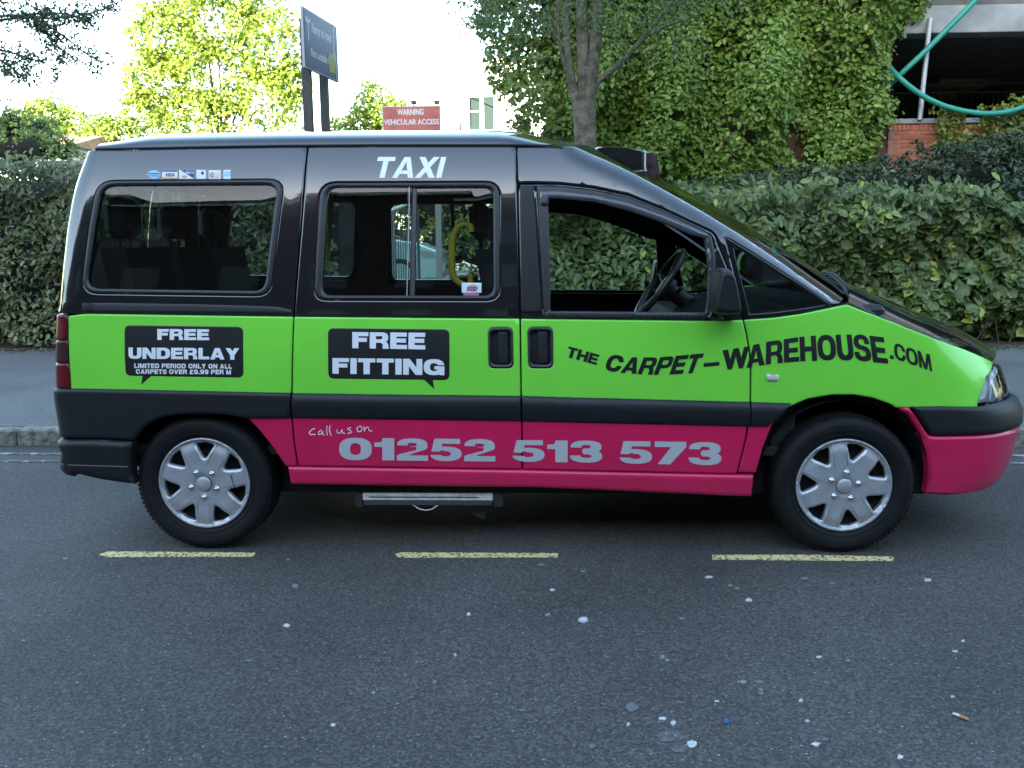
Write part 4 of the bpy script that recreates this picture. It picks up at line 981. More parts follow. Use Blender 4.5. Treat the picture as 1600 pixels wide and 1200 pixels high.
# chewing gum and paint flecks
GUM = mat('pale_gum', (.42, .43, .43), .8, var=.3, vscale=60); GUM2 = mat('grey_gum', (.17, .175, .18), .85, var=.3, vscale=40)
spots = [(461, 915, 8, 4, 1), (447, 977, 7, 3.5, 0), (36, 1001, 4, 2.5, 1), (732, 959, 4, 3, 0), (520, 1132, 5, 3, 0), (120, 1066, 3.5, 2.5, 1), (679, 1066, 4, 3, 1), (102, 872, 6, 2, 1), (388, 1032, 8, 3, 2), (450, 874, 4, 1.6, 1), (711, 1023, 2.2, 2.5, 0), (584, 1081, 2, 1.6, 0), (745, 1151, 6, 3, 2), (651, 1020, 3, 2, 1),
         (912, 968, 10, 6.5, 0), (856, 960, 5, 4, 1), (863, 921, 5, 2.2, 0), (846, 882, 7, 2.4, 1), (911, 892, 5, 1.6, 1), (1108, 901, 9, 2.4, 0), (1170, 937, 7, 3.4, 0), (1151, 919, 5, 2, 1), (1141, 914, 5, 2, 1), (1257, 903, 8, 2.2, 1), (1301, 911, 5, 1.8, 1), (1450, 906, 8, 3, 0), (1444, 902, 4, 1.6, 1), (1065, 966, 6, 2.4, 1), (1035, 1026, 5, 4, 1), (1043, 1031, 5, 2.6, 1), (1280, 1026, 5, 2.4, 0), (1325, 1032, 4, 2.6, 1),
         (1162, 1065, 7, 3.2, 1), (1185, 1065, 9, 2.4, 1), (1189, 1077, 5, 2.4, 1), (1189, 1083, 6, 2.4, 1), (1252, 1094, 4, 4, 0), (1035, 1122, 8, 3, 0), (1052, 1129, 5, 5, 0), (1081, 1162, 10, 7, 0), (1275, 1162, 9, 3.8, 0), (1407, 1182, 6, 4, 0), (1290, 1155, 8, 3, 2), (1488, 1088, 4, 1.8, 0), (1492, 1017, 6, 1.8, 0), (1505, 1001, 2.4, 2.2, 0), (1261, 1126, 5, 2.2, 0), (982, 1131, 3, 3.6, 0), (1120, 1095, 4.5, 1.6, 0), (1291, 1066, 6, 2.6, 2),
         (987, 1105, 13, 9, 2), (1048, 1150, 34, 13, 3), (1062, 1170, 16, 9, 3), (925, 1165, 7, 5, 2), (816, 1109, 8, 3, 2)]
GUM3 = mat('dusty_patch', (.085, .086, .085), .9, var=.5, vscale=60)
for px, py, rx, ry, k in spots:
    pts = [(px+rx*.5*math.cos(t)*random.uniform(.7, 1.2)*1.6, py+ry*.5*math.sin(t)*random.uniform(.7, 1.2)*1.6) for t in np.linspace(0, 2*math.pi, 13)[:-1]]
    pts = roundpoly(pts, 3.0, 2); z = .0032 if k < 3 else .0015
    blotch([onz(a, b, z)[:2] for a, b in pts], z, .0014, .006).build('gum_spot' if k < 3 else 'dust_patch', ROAD, (GUM, GUM2, mat('faint_gum', (.11, .115, .118), .85), GUM3)[k])
sp_ = MB()
for i in range(420):
    px, py = RNG.uniform(-50, 1650), 880+RNG.uniform(0, 1)**1.3*330
    c = onz(px, py, .002); r_ = RNG.uniform(.0015, .0035)
    sp_.add([(c[0]+r_*math.cos(t)*RNG.uniform(.6, 1.6), c[1]+r_*math.sin(t)*RNG.uniform(.6, 1.3), .0022) for t in (0, 1.2, 2.5, 3.8, 5)], [(0, 1, 2, 3, 4)])
tag(sp_.build('road_specks', None, mat('speck_grey', (.30, .31, .32), .8)), 'tiny pale grit specks scattered over the asphalt road', 'grit', kind='stuff')
# cigarette end and blue scrap
a, b = onz(1489, 1114.5, .005), onz(1514, 1124.5, .005); d = b-a
cg = empty('cigarette_end', tuple(a), 'orange tipped cigarette end lying on the asphalt at lower right', 'cigarette')
MB().tube([a+d*.42, a+d*.98], .0045, 8).build('filter', cg, mat('cork_paper', (.42, .20, .10), .8)); MB().tube([a, a+d*.2, a+d*.42], [.003, .0045, .0044], 8).build('paper', cg, mat('white_paper', (.6, .58, .55), .9))
c = onz(1135.5, 1127, .004); bs = MB(); bs.add([(c[0]-.007, c[1]-.006, .003), (c[0]+.004, c[1]-.009, .004), (c[0]+.007, c[1]+.006, .007), (c[0]-.004, c[1]+.010, .010), (c[0]-.001, c[1], .002)], [(0, 1, 4), (1, 2, 4), (2, 3, 4), (3, 0, 4), (3, 2, 1, 0)])
tag(bs.build('blue_scrap', None, mat('blue_plastic', (.01, .07, .30), .5)), 'tiny crumpled blue plastic scrap on the road in the foreground', 'litter')

# ------------------------------------------------------------------ foliage
def leaf_mesh(name, C, D, N, L, Wd, rnd, cup=.12, simple=False):
    """C centres, D along the leaf, N leaf normal (all n x 3), L length, Wd width"""
    n = len(C); D = D/np.linalg.norm(D, axis=1, keepdims=True); S = np.cross(D, N); S /= np.linalg.norm(S, axis=1, keepdims=True)+1e-9; N = np.cross(S, D)
    L = L[:, None]; Wd = Wd[:, None]
    if simple:
        V = np.stack([C-D*L*.5, C+S*Wd*.5+N*L*cup, C+D*L*.5, C-S*Wd*.5+N*L*cup], 1); k = 4
        F = np.array([[0, 1, 2, 3]])
    else:
        V = np.stack([C-D*L*.5, C-D*L*.2-S*Wd*.42+N*Wd*cup, C+D*L*.16-S*Wd*.40+N*Wd*cup, C+D*L*.5-N*L*.10, C+D*L*.16+S*Wd*.40+N*Wd*cup, C-D*L*.2+S*Wd*.42+N*Wd*cup], 1); k = 6
        F = np.array([[0, 3, 2, 1], [0, 5, 4, 3]])
    F = (F[None]+(np.arange(n)*k)[:, None, None]).reshape(-1, 4)
    me = bpy.data.meshes.new(name); me.vertices.add(n*k); me.vertices.foreach_set('co', V.reshape(-1).astype('f'))
    me.loops.add(F.size); me.loops.foreach_set('vertex_index', F.reshape(-1).astype('i')); me.polygons.add(len(F)); me.polygons.foreach_set('loop_start', (np.arange(len(F))*4).astype('i'))
    at_ = me.attributes.new('rnd', 'FLOAT', 'POINT'); at_.data.foreach_set('value', np.repeat(rnd, k).astype('f'))
    me.update(calc_edges=True); me.validate(); return me
def rdir(n, bias=(0, 0, 0), s=1.0):
    v = RNG.normal(0, s, (n, 3))+np.array(bias); return v/(np.linalg.norm(v, axis=1, keepdims=True)+1e-9)
def lump(x, z, seed, f=1.0):
    r_ = np.random.default_rng(seed); t = np.zeros_like(x)
    for k in range(9):
        a = r_.uniform(.6, 3.2)*f; b_ = r_.uniform(-2.5, 2.5)*f; c_ = r_.uniform(0, 6.3); t = t+np.sin(a*x+b_*z+c_)/9*2
    return t
LAUREL = leafmat('laurel_leaf', (.055, .10, .024), (.195, .25, .085), (.34, .40, .07), rough=.44, transl=.24)
LAUREL_D = leafmat('small_hedge_leaf', (.055, .085, .026), (.26, .28, .13), (.44, .40, .18), rough=.38, transl=.22)
CORE = mat('dark_core_fill', (.012, .013, .009), .95, var=.4, vscale=12)  # dark filler hidden inside foliage so no light comes through
TWIG = mat('brown_twig', (.07, .05, .035), .9)
def hedge(name, x0, x1, yf, ztop, label, lm, n, ls, seed, single=0, amp=.26):
    root = empty(name, ((x0+x1)/2, yf, .1), label, 'hedge')
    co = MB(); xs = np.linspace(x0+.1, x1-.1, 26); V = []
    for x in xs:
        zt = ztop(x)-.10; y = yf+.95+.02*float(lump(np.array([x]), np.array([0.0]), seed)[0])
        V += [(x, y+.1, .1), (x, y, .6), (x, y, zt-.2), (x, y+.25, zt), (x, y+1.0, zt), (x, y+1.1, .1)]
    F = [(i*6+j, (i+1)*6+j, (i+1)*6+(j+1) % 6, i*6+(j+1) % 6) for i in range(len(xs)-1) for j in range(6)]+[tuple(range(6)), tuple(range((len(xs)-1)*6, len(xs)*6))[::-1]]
    co.add(V, F); co.build('opaque_core', root, CORE)  # solid dark core added behind the leaves to block light
    m_ = int(n*1.0); x = RNG.uniform(x0, x1, m_); q = RNG.uniform(0, 1, m_)
    zt = np.array([ztop(a) for a in x])+.10*lump(x, x*0, seed+9, 2.2)+.07*lump(x, x*0, seed+13, 6.); top = q > .80
    z = np.where(top, zt+RNG.normal(0, .05, m_), .14+(zt-.14)*RNG.uniform(0, 1, m_)**.92)
    bul = amp*lump(x, z*1.6, seed, 1.6)+.28*amp*lump(x, z, seed+2, 5.5)
    y = np.where(top, yf+RNG.uniform(.05, 1.0, m_), yf+.17+bul+np.abs(RNG.normal(0, .10, m_)))
    y = np.where(~top, y+.22*np.clip((z-zt+.35)/.35, 0, 1)**2+.15*np.clip((.45-z)/.3, 0, 1), y)
    z = np.where(top, z+.10*lump(x, y, seed+5, 2.4), z)
    C = np.stack([x, y, z], -1); N = rdir(m_, (0, -.9, .75), .55); D = rdir(m_, (0, -.45, -.55), .75)
    D = D-N*(D*N).sum(1, keepdims=True)
    L = RNG.uniform(*ls, m_); Wd = L*RNG.uniform(.40, .55, m_); rnd = np.clip(RNG.beta(2, 2.6, m_)+(RNG.uniform(0, 1, m_) > .985)*.6, 0, 1)
    if single:
        rd_ = (x > 5.0) & (z < 1.75-.1*(x-5)) & (RNG.uniform(0, 1, m_) > .35); L = np.where(rd_, L*1.05, L); Wd = np.where(rd_, L*.85, Wd); rnd = np.where(rd_ & (RNG.uniform(0, 1, m_) > .93), .99, rnd)
    # upper shoots
    shoot = RNG.uniform(0, 1, m_) > .93
    C[:, 2] += np.where(shoot & top, RNG.uniform(.03, .24, m_), 0)
    order = np.argsort(C[:, 1]); one = order[(C[order, 2] < 2.6)][:single*3]
    px = project(C[one]) if single else []
    pick = []
    if single:
        ok = (px[:, 0] > 1080) & (px[:, 0] < 1600) & (px[:, 1] < 525); pick = one[ok][:single]
    rest = np.ones(m_, bool); rest[pick] = False
    o = link('foliage', leaf_mesh('foliage', C[rest], D[rest], N[rest], L[rest], Wd[rest], rnd[rest]), root, (lm,)); o['kind'] = 'stuff'
    if len(pick):
        protos = []
        for k in range(6):
            me = leaf_mesh('leaf', np.zeros((1, 3)), np.array([[0, 1.0, 0]]), np.array([[0, 0, 1.0]]), np.array([1.0]), np.array([.5]), np.array([.15+.16*k])); me.materials.append(lm); protos.append(me)
        for i in pick:
            d = Vector(D[i]).normalized(); nn = Vector(N[i]); s_ = d.cross(nn).normalized(); nn = s_.cross(d)
            m4 = Matrix((( s_[0], d[0], nn[0], 0), (s_[1], d[1], nn[1], 0), (s_[2], d[2], nn[2], 0), (0, 0, 0, 1)))
            o = bpy.data.objects.new('leaf', protos[RNG.integers(0, 6)]); COL.objects.link(o); o.parent = root
            o.matrix_parent_inverse = Matrix.Translation(-root.location); o.matrix_basis = Matrix.Translation(Vector(C[i]))@m4@Matrix.Scale(float(L[i]), 4)
    # a few bare stems low down
    tw = MB()
    for k in range(int((x1-x0)*9)):
        a = np.array([RNG.uniform(x0, x1), yf+RNG.uniform(.2, .4), .1]); b_ = a+np.array([RNG.normal(0, .12), RNG.normal(-.05, .08), RNG.uniform(.3, .8)])
        tw.tube([a, (a+b_)/2+RNG.normal(0, .02, 3), b_], [.009, .006, .003], 5)
    tw.build('stems', root, TWIG)['kind'] = 'stuff'
    return root
YH = 6.75
xl1 = float(at(517, 400, YH)[0]); xr0 = float(at(800, 400, YH)[0])
zl = lambda x: float(np.interp(x, [-6, -4.4, -3.6], [at(0, 245, YH)[2], at(60, 257, YH)[2], at(110, 280, YH)[2]]))-.06
zr = lambda x: float(np.interp(x, [1.0, 3.9, 5.5, 6.6, 8.5], [1.98, at(1080, 302, YH)[2], at(1300, 298, YH)[2], at(1430, 306, YH)[2], at(1560, 330, YH)[2]]))-.03
hedge('laurel_hedge', xl1-6.5, xl1, YH-.05, zl, 'dense hedge of small dull leaves behind the rear of the van', LAUREL_D, 19000, (.06, .11), 3, amp=.38)
hedge('laurel_hedge', xr0, 9.6, YH+.1, zr, 'glossy broad leaved hedge beside the bonnet of the van', LAUREL, 15500, (.095, .165), 11, single=300, amp=.36)
# fallen leaves along the hedge foot
m_ = 1500; x = RNG.uniform(-8, 9.5, m_); y = 6.62-np.abs(RNG.normal(0, .16, m_))
o = link('fallen_leaves', leaf_mesh('fallen_leaves', np.stack([x, y, np.full(m_, .118)+RNG.uniform(0, .012, m_)], -1), rdir(m_, s=1)*np.array([1, 1, .2]), rdir(m_, (0, 0, 1.5), .5), RNG.uniform(.03, .075, m_), RNG.uniform(.015, .035, m_), RNG.uniform(0, 1, m_)), None,
         (leafmat('dry_leaf', (.08, .05, .025), (.26, .19, .10), rough=.8, transl=.1),))
tag(o, 'brown dry leaves scattered along the foot of the hedge', 'leaves', kind='stuff')

# ------------------------------------------------------------------ car park with the creeper-covered wall
YW = 12.2
BR1 = mat('red_brick', (.46, .14, .075), .85, var=.25, vscale=9, bump=.3, bscale=60); MORT = mat('mortar', (.28, .20, .15), .95, var=.2, vscale=30)
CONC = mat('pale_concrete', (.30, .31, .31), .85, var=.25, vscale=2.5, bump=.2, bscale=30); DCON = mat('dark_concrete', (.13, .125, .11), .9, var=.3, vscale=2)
def brickmat():
    m_ = bpy.data.materials.new('brick_wall_far'); m_.use_nodes = True; n, l, b = nodes_of(m_); tc = n.new('ShaderNodeTexCoord'); mp = n.new('ShaderNodeMapping'); mp.inputs['Rotation'].default_value = (math.pi/2, 0, 0)
    l.new(tc.outputs['Object'], mp.inputs[0]); t = n.new('ShaderNodeTexBrick'); t.inputs['Scale'].default_value = 1; t.inputs['Brick Width'].default_value = .225; t.inputs['Row Height'].default_value = .075; t.inputs['Mortar Size'].default_value = .008
    t.inputs['Color1'].default_value = (.34, .10, .055, 1); t.inputs['Color2'].default_value = (.26, .08, .05, 1); t.inputs['Mortar'].default_value = (.25, .18, .14, 1)
    l.new(mp.outputs[0], t.inputs[0]); l.new(t.outputs[0], b.inputs['Base Color']); b.inputs['Roughness'].default_value = .9; return m_
BWALL = brickmat()
xo = float(at(1392, 120, YW)[0]); xb0 = float(at(856, 120, YW)[0]); xe = 24.0
zs_, zbm0, zbm1 = float(at(1440, 186, YW)[2]), float(at(1500, 52, YW)[2]), float(at(1500, 9, YW)[2])
CP = empty('car_park', (xo, YW, .1), 'brick car park with an open dark parking deck above the shrubs', 'building')
MB().box((xb0, YW, .0), (xo, YW+.35, 11.0)).build('side_wall', CP, mat('dark_brown_brick', (.10, .055, .038), .95, var=.4, vscale=3))  # plain dark brown tone, varied by noise
MB().box((xo+.002, YW-.036, .0), (xe, YW+.35, zs_-.09)).build('parapet_backing', CP, MORT)
bm = MB(); bm.box((-.1065, YW-.045, -.0315), (.1065, YW+.057, .0315), 0, .004); bme = bm.mesh('brick'); bme.materials.append(BR1)
BW2 = mat('red_brick_dark', (.38, .11, .06), .85, var=.25, vscale=9, bump=.3, bscale=60); bme2 = bme.copy(); bme2.materials.clear(); bme2.materials.append(BW2)
rows = [k for k in range(16)]; zc = zs_-.105
for k in rows:
    for j in range(18):
        x = xo+.11+j*.225+(.1125 if k % 2 else 0)
        if k == 0: continue
        o = bpy.data.objects.new('brick', bme if RNG.uniform() > .3 else bme2); COL.objects.link(o); o.parent = CP; o.matrix_parent_inverse = Matrix.Translation(-CP.location)
        o.location = (x, RNG.uniform(-.004, .004), zc-.055-k*.075)
sm2 = MB(); sm2.box((-.0315, YW-.05, -.0515), (.0315, YW+.057, .0515), 0, .004); sme = sm2.mesh('brick'); sme.materials.append(BR1)
for j in range(54):
    o = bpy.data.objects.new('brick', sme); COL.objects.link(o); o.parent = CP; o.matrix_parent_inverse = Matrix.Translation(-CP.location); o.location = (xo+.035+j*.0745, RNG.uniform(-.004, .004), zc-.036)
MB().box((xo-.4, YW-.08, zs_-.087), (xe, YW+.40, zs_), 0, .01).build('coping', CP, CONC)
MB().box((xo-.6, YW-.05, zbm0), (xe, YW+.35, zbm1), 0, .012).build('concrete_beam', CP, CONC)
MB().box((xo-.6, YW+.02, zbm1+.13), (xe, YW+.35, 6.7)).build('upper_wall', CP, DCON)  # out-of-view storeys, coloured dark to darken what the bonnet mirrors
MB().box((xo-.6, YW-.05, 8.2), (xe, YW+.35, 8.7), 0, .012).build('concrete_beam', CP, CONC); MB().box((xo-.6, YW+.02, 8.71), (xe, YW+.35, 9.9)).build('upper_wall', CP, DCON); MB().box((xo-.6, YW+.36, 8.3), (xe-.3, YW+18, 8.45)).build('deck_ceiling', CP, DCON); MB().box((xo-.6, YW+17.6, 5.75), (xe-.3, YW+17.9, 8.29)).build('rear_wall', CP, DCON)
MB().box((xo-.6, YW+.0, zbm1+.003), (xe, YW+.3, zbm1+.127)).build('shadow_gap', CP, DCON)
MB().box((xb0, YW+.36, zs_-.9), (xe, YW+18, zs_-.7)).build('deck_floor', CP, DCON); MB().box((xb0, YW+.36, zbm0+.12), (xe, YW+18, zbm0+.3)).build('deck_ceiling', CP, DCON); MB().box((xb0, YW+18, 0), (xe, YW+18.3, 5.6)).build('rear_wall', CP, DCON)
MB().box((xb0, YW+.36, 0), (xb0+.3, YW+18, 5.6)).build('flank_wall', CP, BWALL)
MB().box((xe-.3, YW+.36, 0), (xe, YW+18, 5.6)).build('flank_wall', CP, BWALL)
MB().box((xb0+.01, YW+.36, 5.603), (xe-.01, YW+18.29, 5.74)).build('roof_deck', CP, CONC)
for dx in (6.0,):
    a, b = at(1470, 112, YW+5), at(1562, 128, YW+5); MB().box((a[0], YW+5, b[2]), (b[0], YW+9, a[2])).build('deck_beam', CP, mat('beige_concrete', (.55, .45, .28), .85, var=.3, vscale=2))
rl = MB(); yr = YW+4.5
zt_, zb_ = float(at(1500, 131, yr)[2]), float(at(1500, 190, yr)[2])
for z in (zt_, zt_-.18): rl.tube([(xo-1, yr, z), (xo+9, yr, z)], .022, 6)
for k in range(86): rl.tube([(xo-1+k*.115, yr, zb_-.3), (xo-1+k*.115, yr, zt_-.18)], .009, 5)
rl.build('deck_railing', CP, mat('grey_rail', (.35, .35, .35), .5, .3))
a, b = at(1453.5, 28, YW-.12), at(1437, 187, YW-.12)
tag(MB().tube([b, a], .040, 10).build('steel_post', None, mat('galvanised_post', (.50, .52, .56), .45, .2)), 'slim pale grey post standing in front of the dark parking deck', 'post')
hp = [(1560, -45), (1525, 0), (1490, 35), (1450, 76), (1420, 104), (1395, 128), (1380, 138), (1368, 132), (1366, 118), (1374, 106), (1384, 102), (1393, 109), (1405, 122), (1424, 138), (1448, 154), (1475, 166), (1505, 174), (1540, 178.5), (1575, 175.5), (1600, 168), (1640, 150)]
yy_ = np.interp(range(len(hp)), [0, 4, 6, 10, 12, 20], [YW-.30, YW-.30, YW-.08, YW-.08, YW-.40, YW-.52])
hs = np.array([at(a, b, y) for (a, b), y in zip(hp, yy_)]); q = np.linspace(0, len(hs)-1, 90); hs = np.stack([np.interp(q, range(len(hs)), hs[:, i]) for i in range(3)], -1)
for _ in range(2): hs[1:-1] = (hs[:-2]+2*hs[1:-1]+hs[2:])/4
tag(MB().tube(hs, .047, 10).build('green_hose', None, mat('teal_plastic', (.03, .30, .22), .4)), 'turquoise flexible hose looping in front of the dark parking deck', 'hose')

# creeper
CREEP = leafmat('creeper_leaf', (.10, .185, .022), (.27, .39, .075), (.46, .46, .09), rough=.42, transl=.3)
def clumps(cent, per, rad, out, ls, flat=.55, gauss=True):
    """leaf positions round clump centres; returns C, N, D, L, rnd"""
    n = len(cent)*per; base = np.repeat(cent, per, 0); v = rdir(n, tuple(np.array(out)*.8), .8); rr = rad*RNG.uniform(.35, 1, n)**.6*np.repeat(RNG.uniform(.6, 1.3, len(cent)), per)
    C = base+v*rr[:, None]*np.array([1, flat+.2, .8]); N = v*.7+rdir(n, tuple(np.array(out)*.5+np.array([0, 0, .5])), .6); D = rdir(n, (0, -.2, -.6), .8)
    rnd = np.clip(RNG.beta(2, 2.2, n)*.8+np.repeat(RNG.uniform(-.18, .28, len(cent)), per), 0, 1)
    L = RNG.uniform(*ls, n); return C, N, D, L, rnd
def foliage_obj(name, parts, parent, lm, wr=(.55, .85), simple=False):
    C, N, D, L, rnd = [np.concatenate([p[i] for p in parts]) for i in range(5)]
    D = D-N*(D*N).sum(1, keepdims=True)/(N*N).sum(1, keepdims=True)
    o = link(name, leaf_mesh(name, C, D, N, L, L*RNG.uniform(*wr, len(L)), rnd, simple=simple), parent, (lm,)); o['kind'] = 'stuff'; return o
def wall_pts(n, pxr, pyr, y0, seed, amp=.75):
    px = RNG.uniform(*pxr, n); py = RNG.uniform(*pyr, n); P = np.array([at(a, b, YW-.1) for a, b in zip(px, py)])
    d = amp*(lump(P[:, 0]*1.4, P[:, 2]*1.4, seed)+.55); P[:, 1] = y0-np.clip(d, .03, 2); return P, px, py
CRP = empty('creeper', (6, YW, .1), 'light green creeper covering the tall wall beside the slim tree', 'creeper')
P, px, py = wall_pts(3900, (852, 1470), (-60, 372), YW-.05, 21)
edge = np.interp(py, [-60, 0, 30, 60, 100, 130, 160, 190, 210, 250, 372], [1475, 1462, 1440, 1405, 1392, 1388, 1405, 1400, 1375, 1365, 1360])-15
keep = px < edge
# leave bare patches of wall low down
bare = (lump(P[:, 0]*2.2, P[:, 2]*1.2, 33) > .75) & (py > 190)
P = P[keep & ~bare]
P = np.concatenate([P, [at(RNG.uniform(1345, 1376), RNG.uniform(60, 185), YW-RNG.uniform(.35, .65)) for _ in range(75)]])
hp_ = np.stack([RNG.uniform(xb0, xo+.3, 900), YW-.1-RNG.uniform(0, .35, 900), RNG.uniform(5.6, 11.1, 900)], -1)
foliage_obj('upper_foliage', [clumps(hp_, 9, .34, (0, -1, .35), (.14, .24))], CRP, CREEP, simple=True)
foliage_obj('foliage', [clumps(P, 15, .20, (0, -1, .35), (.065, .12))], CRP, CREEP)
P2, px2, py2 = wall_pts(900, (735, 880), (-80, 330), YW-.1, 22)
ed = np.interp(py2, [-80, 40, 110, 140, 165, 200, 330], [745, 752, 756, 772, 806, 806, 860])+7*np.sin(py2/9.); P2 = P2[px2 > ed]; P2[:, 1] += RNG.uniform(-.4, .6, len(P2))
foliage_obj('foliage', [clumps(P2, 13, .20, (-.2, -.6, .3), (.07, .125), .9)], CRP, leafmat('creeper_leaf_pale', (.08, .13, .02), (.26, .32, .08), (.40, .38, .12), rough=.45, transl=.32))
vs = MB()
for k in range(60):
    a = at(RNG.uniform(860, 1330), RNG.uniform(180, 380), YW-.04); b = a+np.array([np.clip(RNG.normal(0, .4), -.6, .5), RNG.uniform(-.06, -.01), RNG.uniform(.5, 1.8)]); vs.tube([a, (a+b)/2+np.array([RNG.normal(0, .1), -.03, 0]), b], [.012, .009, .005], 5)
vs.build('vine_stems', CRP, TWIG)['kind'] = 'stuff'
# yellow-green creeper on the parapet
CR2 = empty('creeper', (float(at(1540, 200, YW)[0]), YW, .1), 'yellowish green creeper hanging over the brick parapet under the hose', 'creeper')
cc = []
for (x0, y0, x1, y1, n) in [(1464, 174, 1500, 228, 34), (1505, 205, 1535, 226, 8), (1528, 168, 1640, 235, 110), (1580, 150, 1660, 200, 40)]:
    cc += [at(RNG.uniform(x0, x1), RNG.uniform(y0, y1), YW-.18-RNG.uniform(0, .15)) for _ in range(n)]
foliage_obj('foliage', [clumps(np.array(cc), 12, .13, (0, -1, .4), (.05, .10))], CR2, leafmat('creeper_leaf_yellow', (.12, .17, .02), (.28, .32, .06), (.40, .34, .08), rough=.45, transl=.3))
# dark shrubs between hedge and wall
SHR = leafmat('yew_leaf', (.018, .034, .012), (.065, .09, .034), (.13, .12, .04), rough=.5, transl=.12)
def shrub(name, label, blobs, lm, ls, per, cat='shrub', group=None, core=True):
    c0 = blobs[0]; root = empty(name, (c0[0], c0[1], .1), label, cat, group); parts = []; st = MB(); ck = MB()
    for (x, y, z, rx, ry, rz, n) in blobs:
        v = rdir(n, (0, -.35, .25), 1); C = np.array([x, y, z])+v*np.array([rx, ry, rz])*RNG.uniform(.72, 1.08, (n, 1))
        parts.append(clumps(C, per, .13 if rx < 2 else .4, (0, -.5, .5), ls, .9))
        st.tube([(c0[0]+RNG.normal(0, .1), c0[1], .05), ((c0[0]+x)/2, y, z*.5), (x, y, z)], [.04, .025, .012], 6)
        if core:
            sv_ = []; nu, nv = 10, 7
            for i in range(nv+1):
                for j in range(nu):
                    t, p_ = math.pi*i/nv, 2*math.pi*j/nu; k_ = .55*(1+.15*math.sin(3*p_+i)); sv_.append((x+rx*k_*math.sin(t)*math.cos(p_), y+ry*k_*math.sin(t)*math.sin(p_), z+rz*k_*math.cos(t)))
            ck.add(sv_, [(i*nu+j, i*nu+(j+1) % nu, (i+1)*nu+(j+1) % nu, (i+1)*nu+j) for i in range(nv) for j in range(nu)], 0, True)
    foliage_obj('foliage', parts, root, lm, (.35, .55)); st.build('stems', root, TWIG)['kind'] = 'stuff'
    if core: ck.build('opaque_core', root, CORE)['kind'] = 'stuff'  # lumpy dark solid added inside the leaves, not modelled twigs
    return root
def B(px, py, Y, rx, ry, rz, n): p = at(px, py, Y); return (p[0], p[1], p[2], rx, ry, rz, n)
shrub('dark_shrub', 'dark bluish green feathery shrub below the brick parapet', [B(1500, 290, 9.8, 1.2, .8, .62, 240), B(1560, 262, 10.2, .9, .7, .42, 150), B(1390, 300, 9.4, 1.1, .7, .42, 170), B(1610, 300, 9.6, 1.1, .8, .9, 170), B(1595, 240, 10.4, .7, .6, .28, 80)], SHR, (.05, .12), 14)
shrub('dark_shrub', 'low grey green shrub between the hedge and the creeper wall', [B(1250, 305, 9.6, 1.2, .6, .40, 150), B(1130, 318, 9.6, 1.0, .6, .35, 100), B(1000, 330, 9.6, 1.1, .6, .4, 80)], SHR, (.05, .11), 12)
shrub('corner_shrub', 'mixed green shrub at the right end of the broad leaved hedge', [B(1575, 385, 7.9, .75, .6, .72, 230), B(1640, 330, 8.2, .8, .6, .7, 120)], leafmat('corner_leaf', (.02, .045, .02), (.075, .11, .04), (.16, .20, .05), rough=.42, transl=.2), (.06, .12), 11)
# ------------------------------------------------------------------ trees
BARK = mat('grey_green_bark', (.115, .105, .075), .9, var=.55, vscale=9, bump=1.0, bscale=26, bdist=.03)
def limb(mb, px, Y, wpx, n=8, sub=3):
    P = np.array([at(a, b, y) for (a, b), y in zip(px, Y if hasattr(Y, '__len__') else [Y]*len(px))]); sc_ = np.array([(y-CAM[1])/FPX for y in P[:, 1]])
    q = np.linspace(0, len(P)-1, sub*len(P)); r_ = np.interp(q, range(len(P)), np.array(wpx)*sc_/2); P = np.stack([np.interp(q, range(len(P)), P[:, i]) for i in range(3)], -1)
    for _ in range(2): P[1:-1] = (P[:-2]+2*P[1:-1]+P[2:])/4
    mb.tube(P, r_, n)
T1 = empty('street_tree', tuple(at(917, 640, 8.0)*[1, 1, 0]+[0, 0, .1]), 'slim tree with pale grey forked trunk rising behind the van roof', 'tree')
tk = MB(); zb = .1
base = at(917, 300, 8.0)
tk.tube([(base[0]+.03, 8.0, .05), (base[0]+.02, 8.0, .5), (base[0], 8.0, base[2]), at(915, 225, 8.0), at(913, 175, 8.0), at(912, 150, 8.0)], [.21, .165, .15, .142, .15, .145], 14)
for px, wd in [([(903, 165), (893, 128), (886, 80), (884, 30), (882, -30), (876, -90)], [15, 13, 12, 11, 10, 8]), ([(912, 165), (912, 110), (910, 50), (909, -20), (905, -90)], [20, 19, 18, 17, 14]), ([(918, 165), (924, 115), (930, 70), (934, 10), (938, -50), (946, -100)], [22, 20, 19, 18, 15, 12]),
               ([(922, 160), (931, 128), (960, 108), (990, 78), (1015, 45), (1050, 5), (1075, -40)], [14, 9, 8, 7, 6, 5, 4]), ([(893, 128), (880, 95), (873, 60), (870, 0)], [7, 6, 5, 4]), ([(1003, 60), (1040, 40), (1075, 30)], [5, 4, 3]), ([(886, 80), (850, 30), (800, -10), (760, -30)], [6, 5, 4, 3]), ([(910, 40), (960, -20), (1010, -60)], [6, 5, 4])]:
    limb(tk, px, 8.0, wd)
tk.build('trunk', T1, BARK)
FINE = leafmat('fine_leaf', (.045, .09, .028), (.13, .19, .06), (.24, .28, .08), rough=.5, transl=.3)
cen = []
for (x0, y0, x1, y1, n, Y) in [(720, -90, 900, 60, 120, 8.2), (900, -90, 1080, 40, 110, 7.8), (1000, -60, 1180, 20, 60, 8.0), (760, 20, 860, 110, 36, 8.6), (940, 30, 1090, 110, 40, 8.2), (700, -60, 800, 10, 50, 7.6)]:
    for _ in range(n): cen.append(at(RNG.uniform(x0, x1), RNG.uniform(y0, y1), Y+RNG.normal(0, .7)))
for _ in range(420): v = rdir(1)[0]; cen.append(np.array([base[0]-.2, 8.2, 6.9])+v*np.array([2.6, 2.4, 1.9])*RNG.uniform(.5, 1))
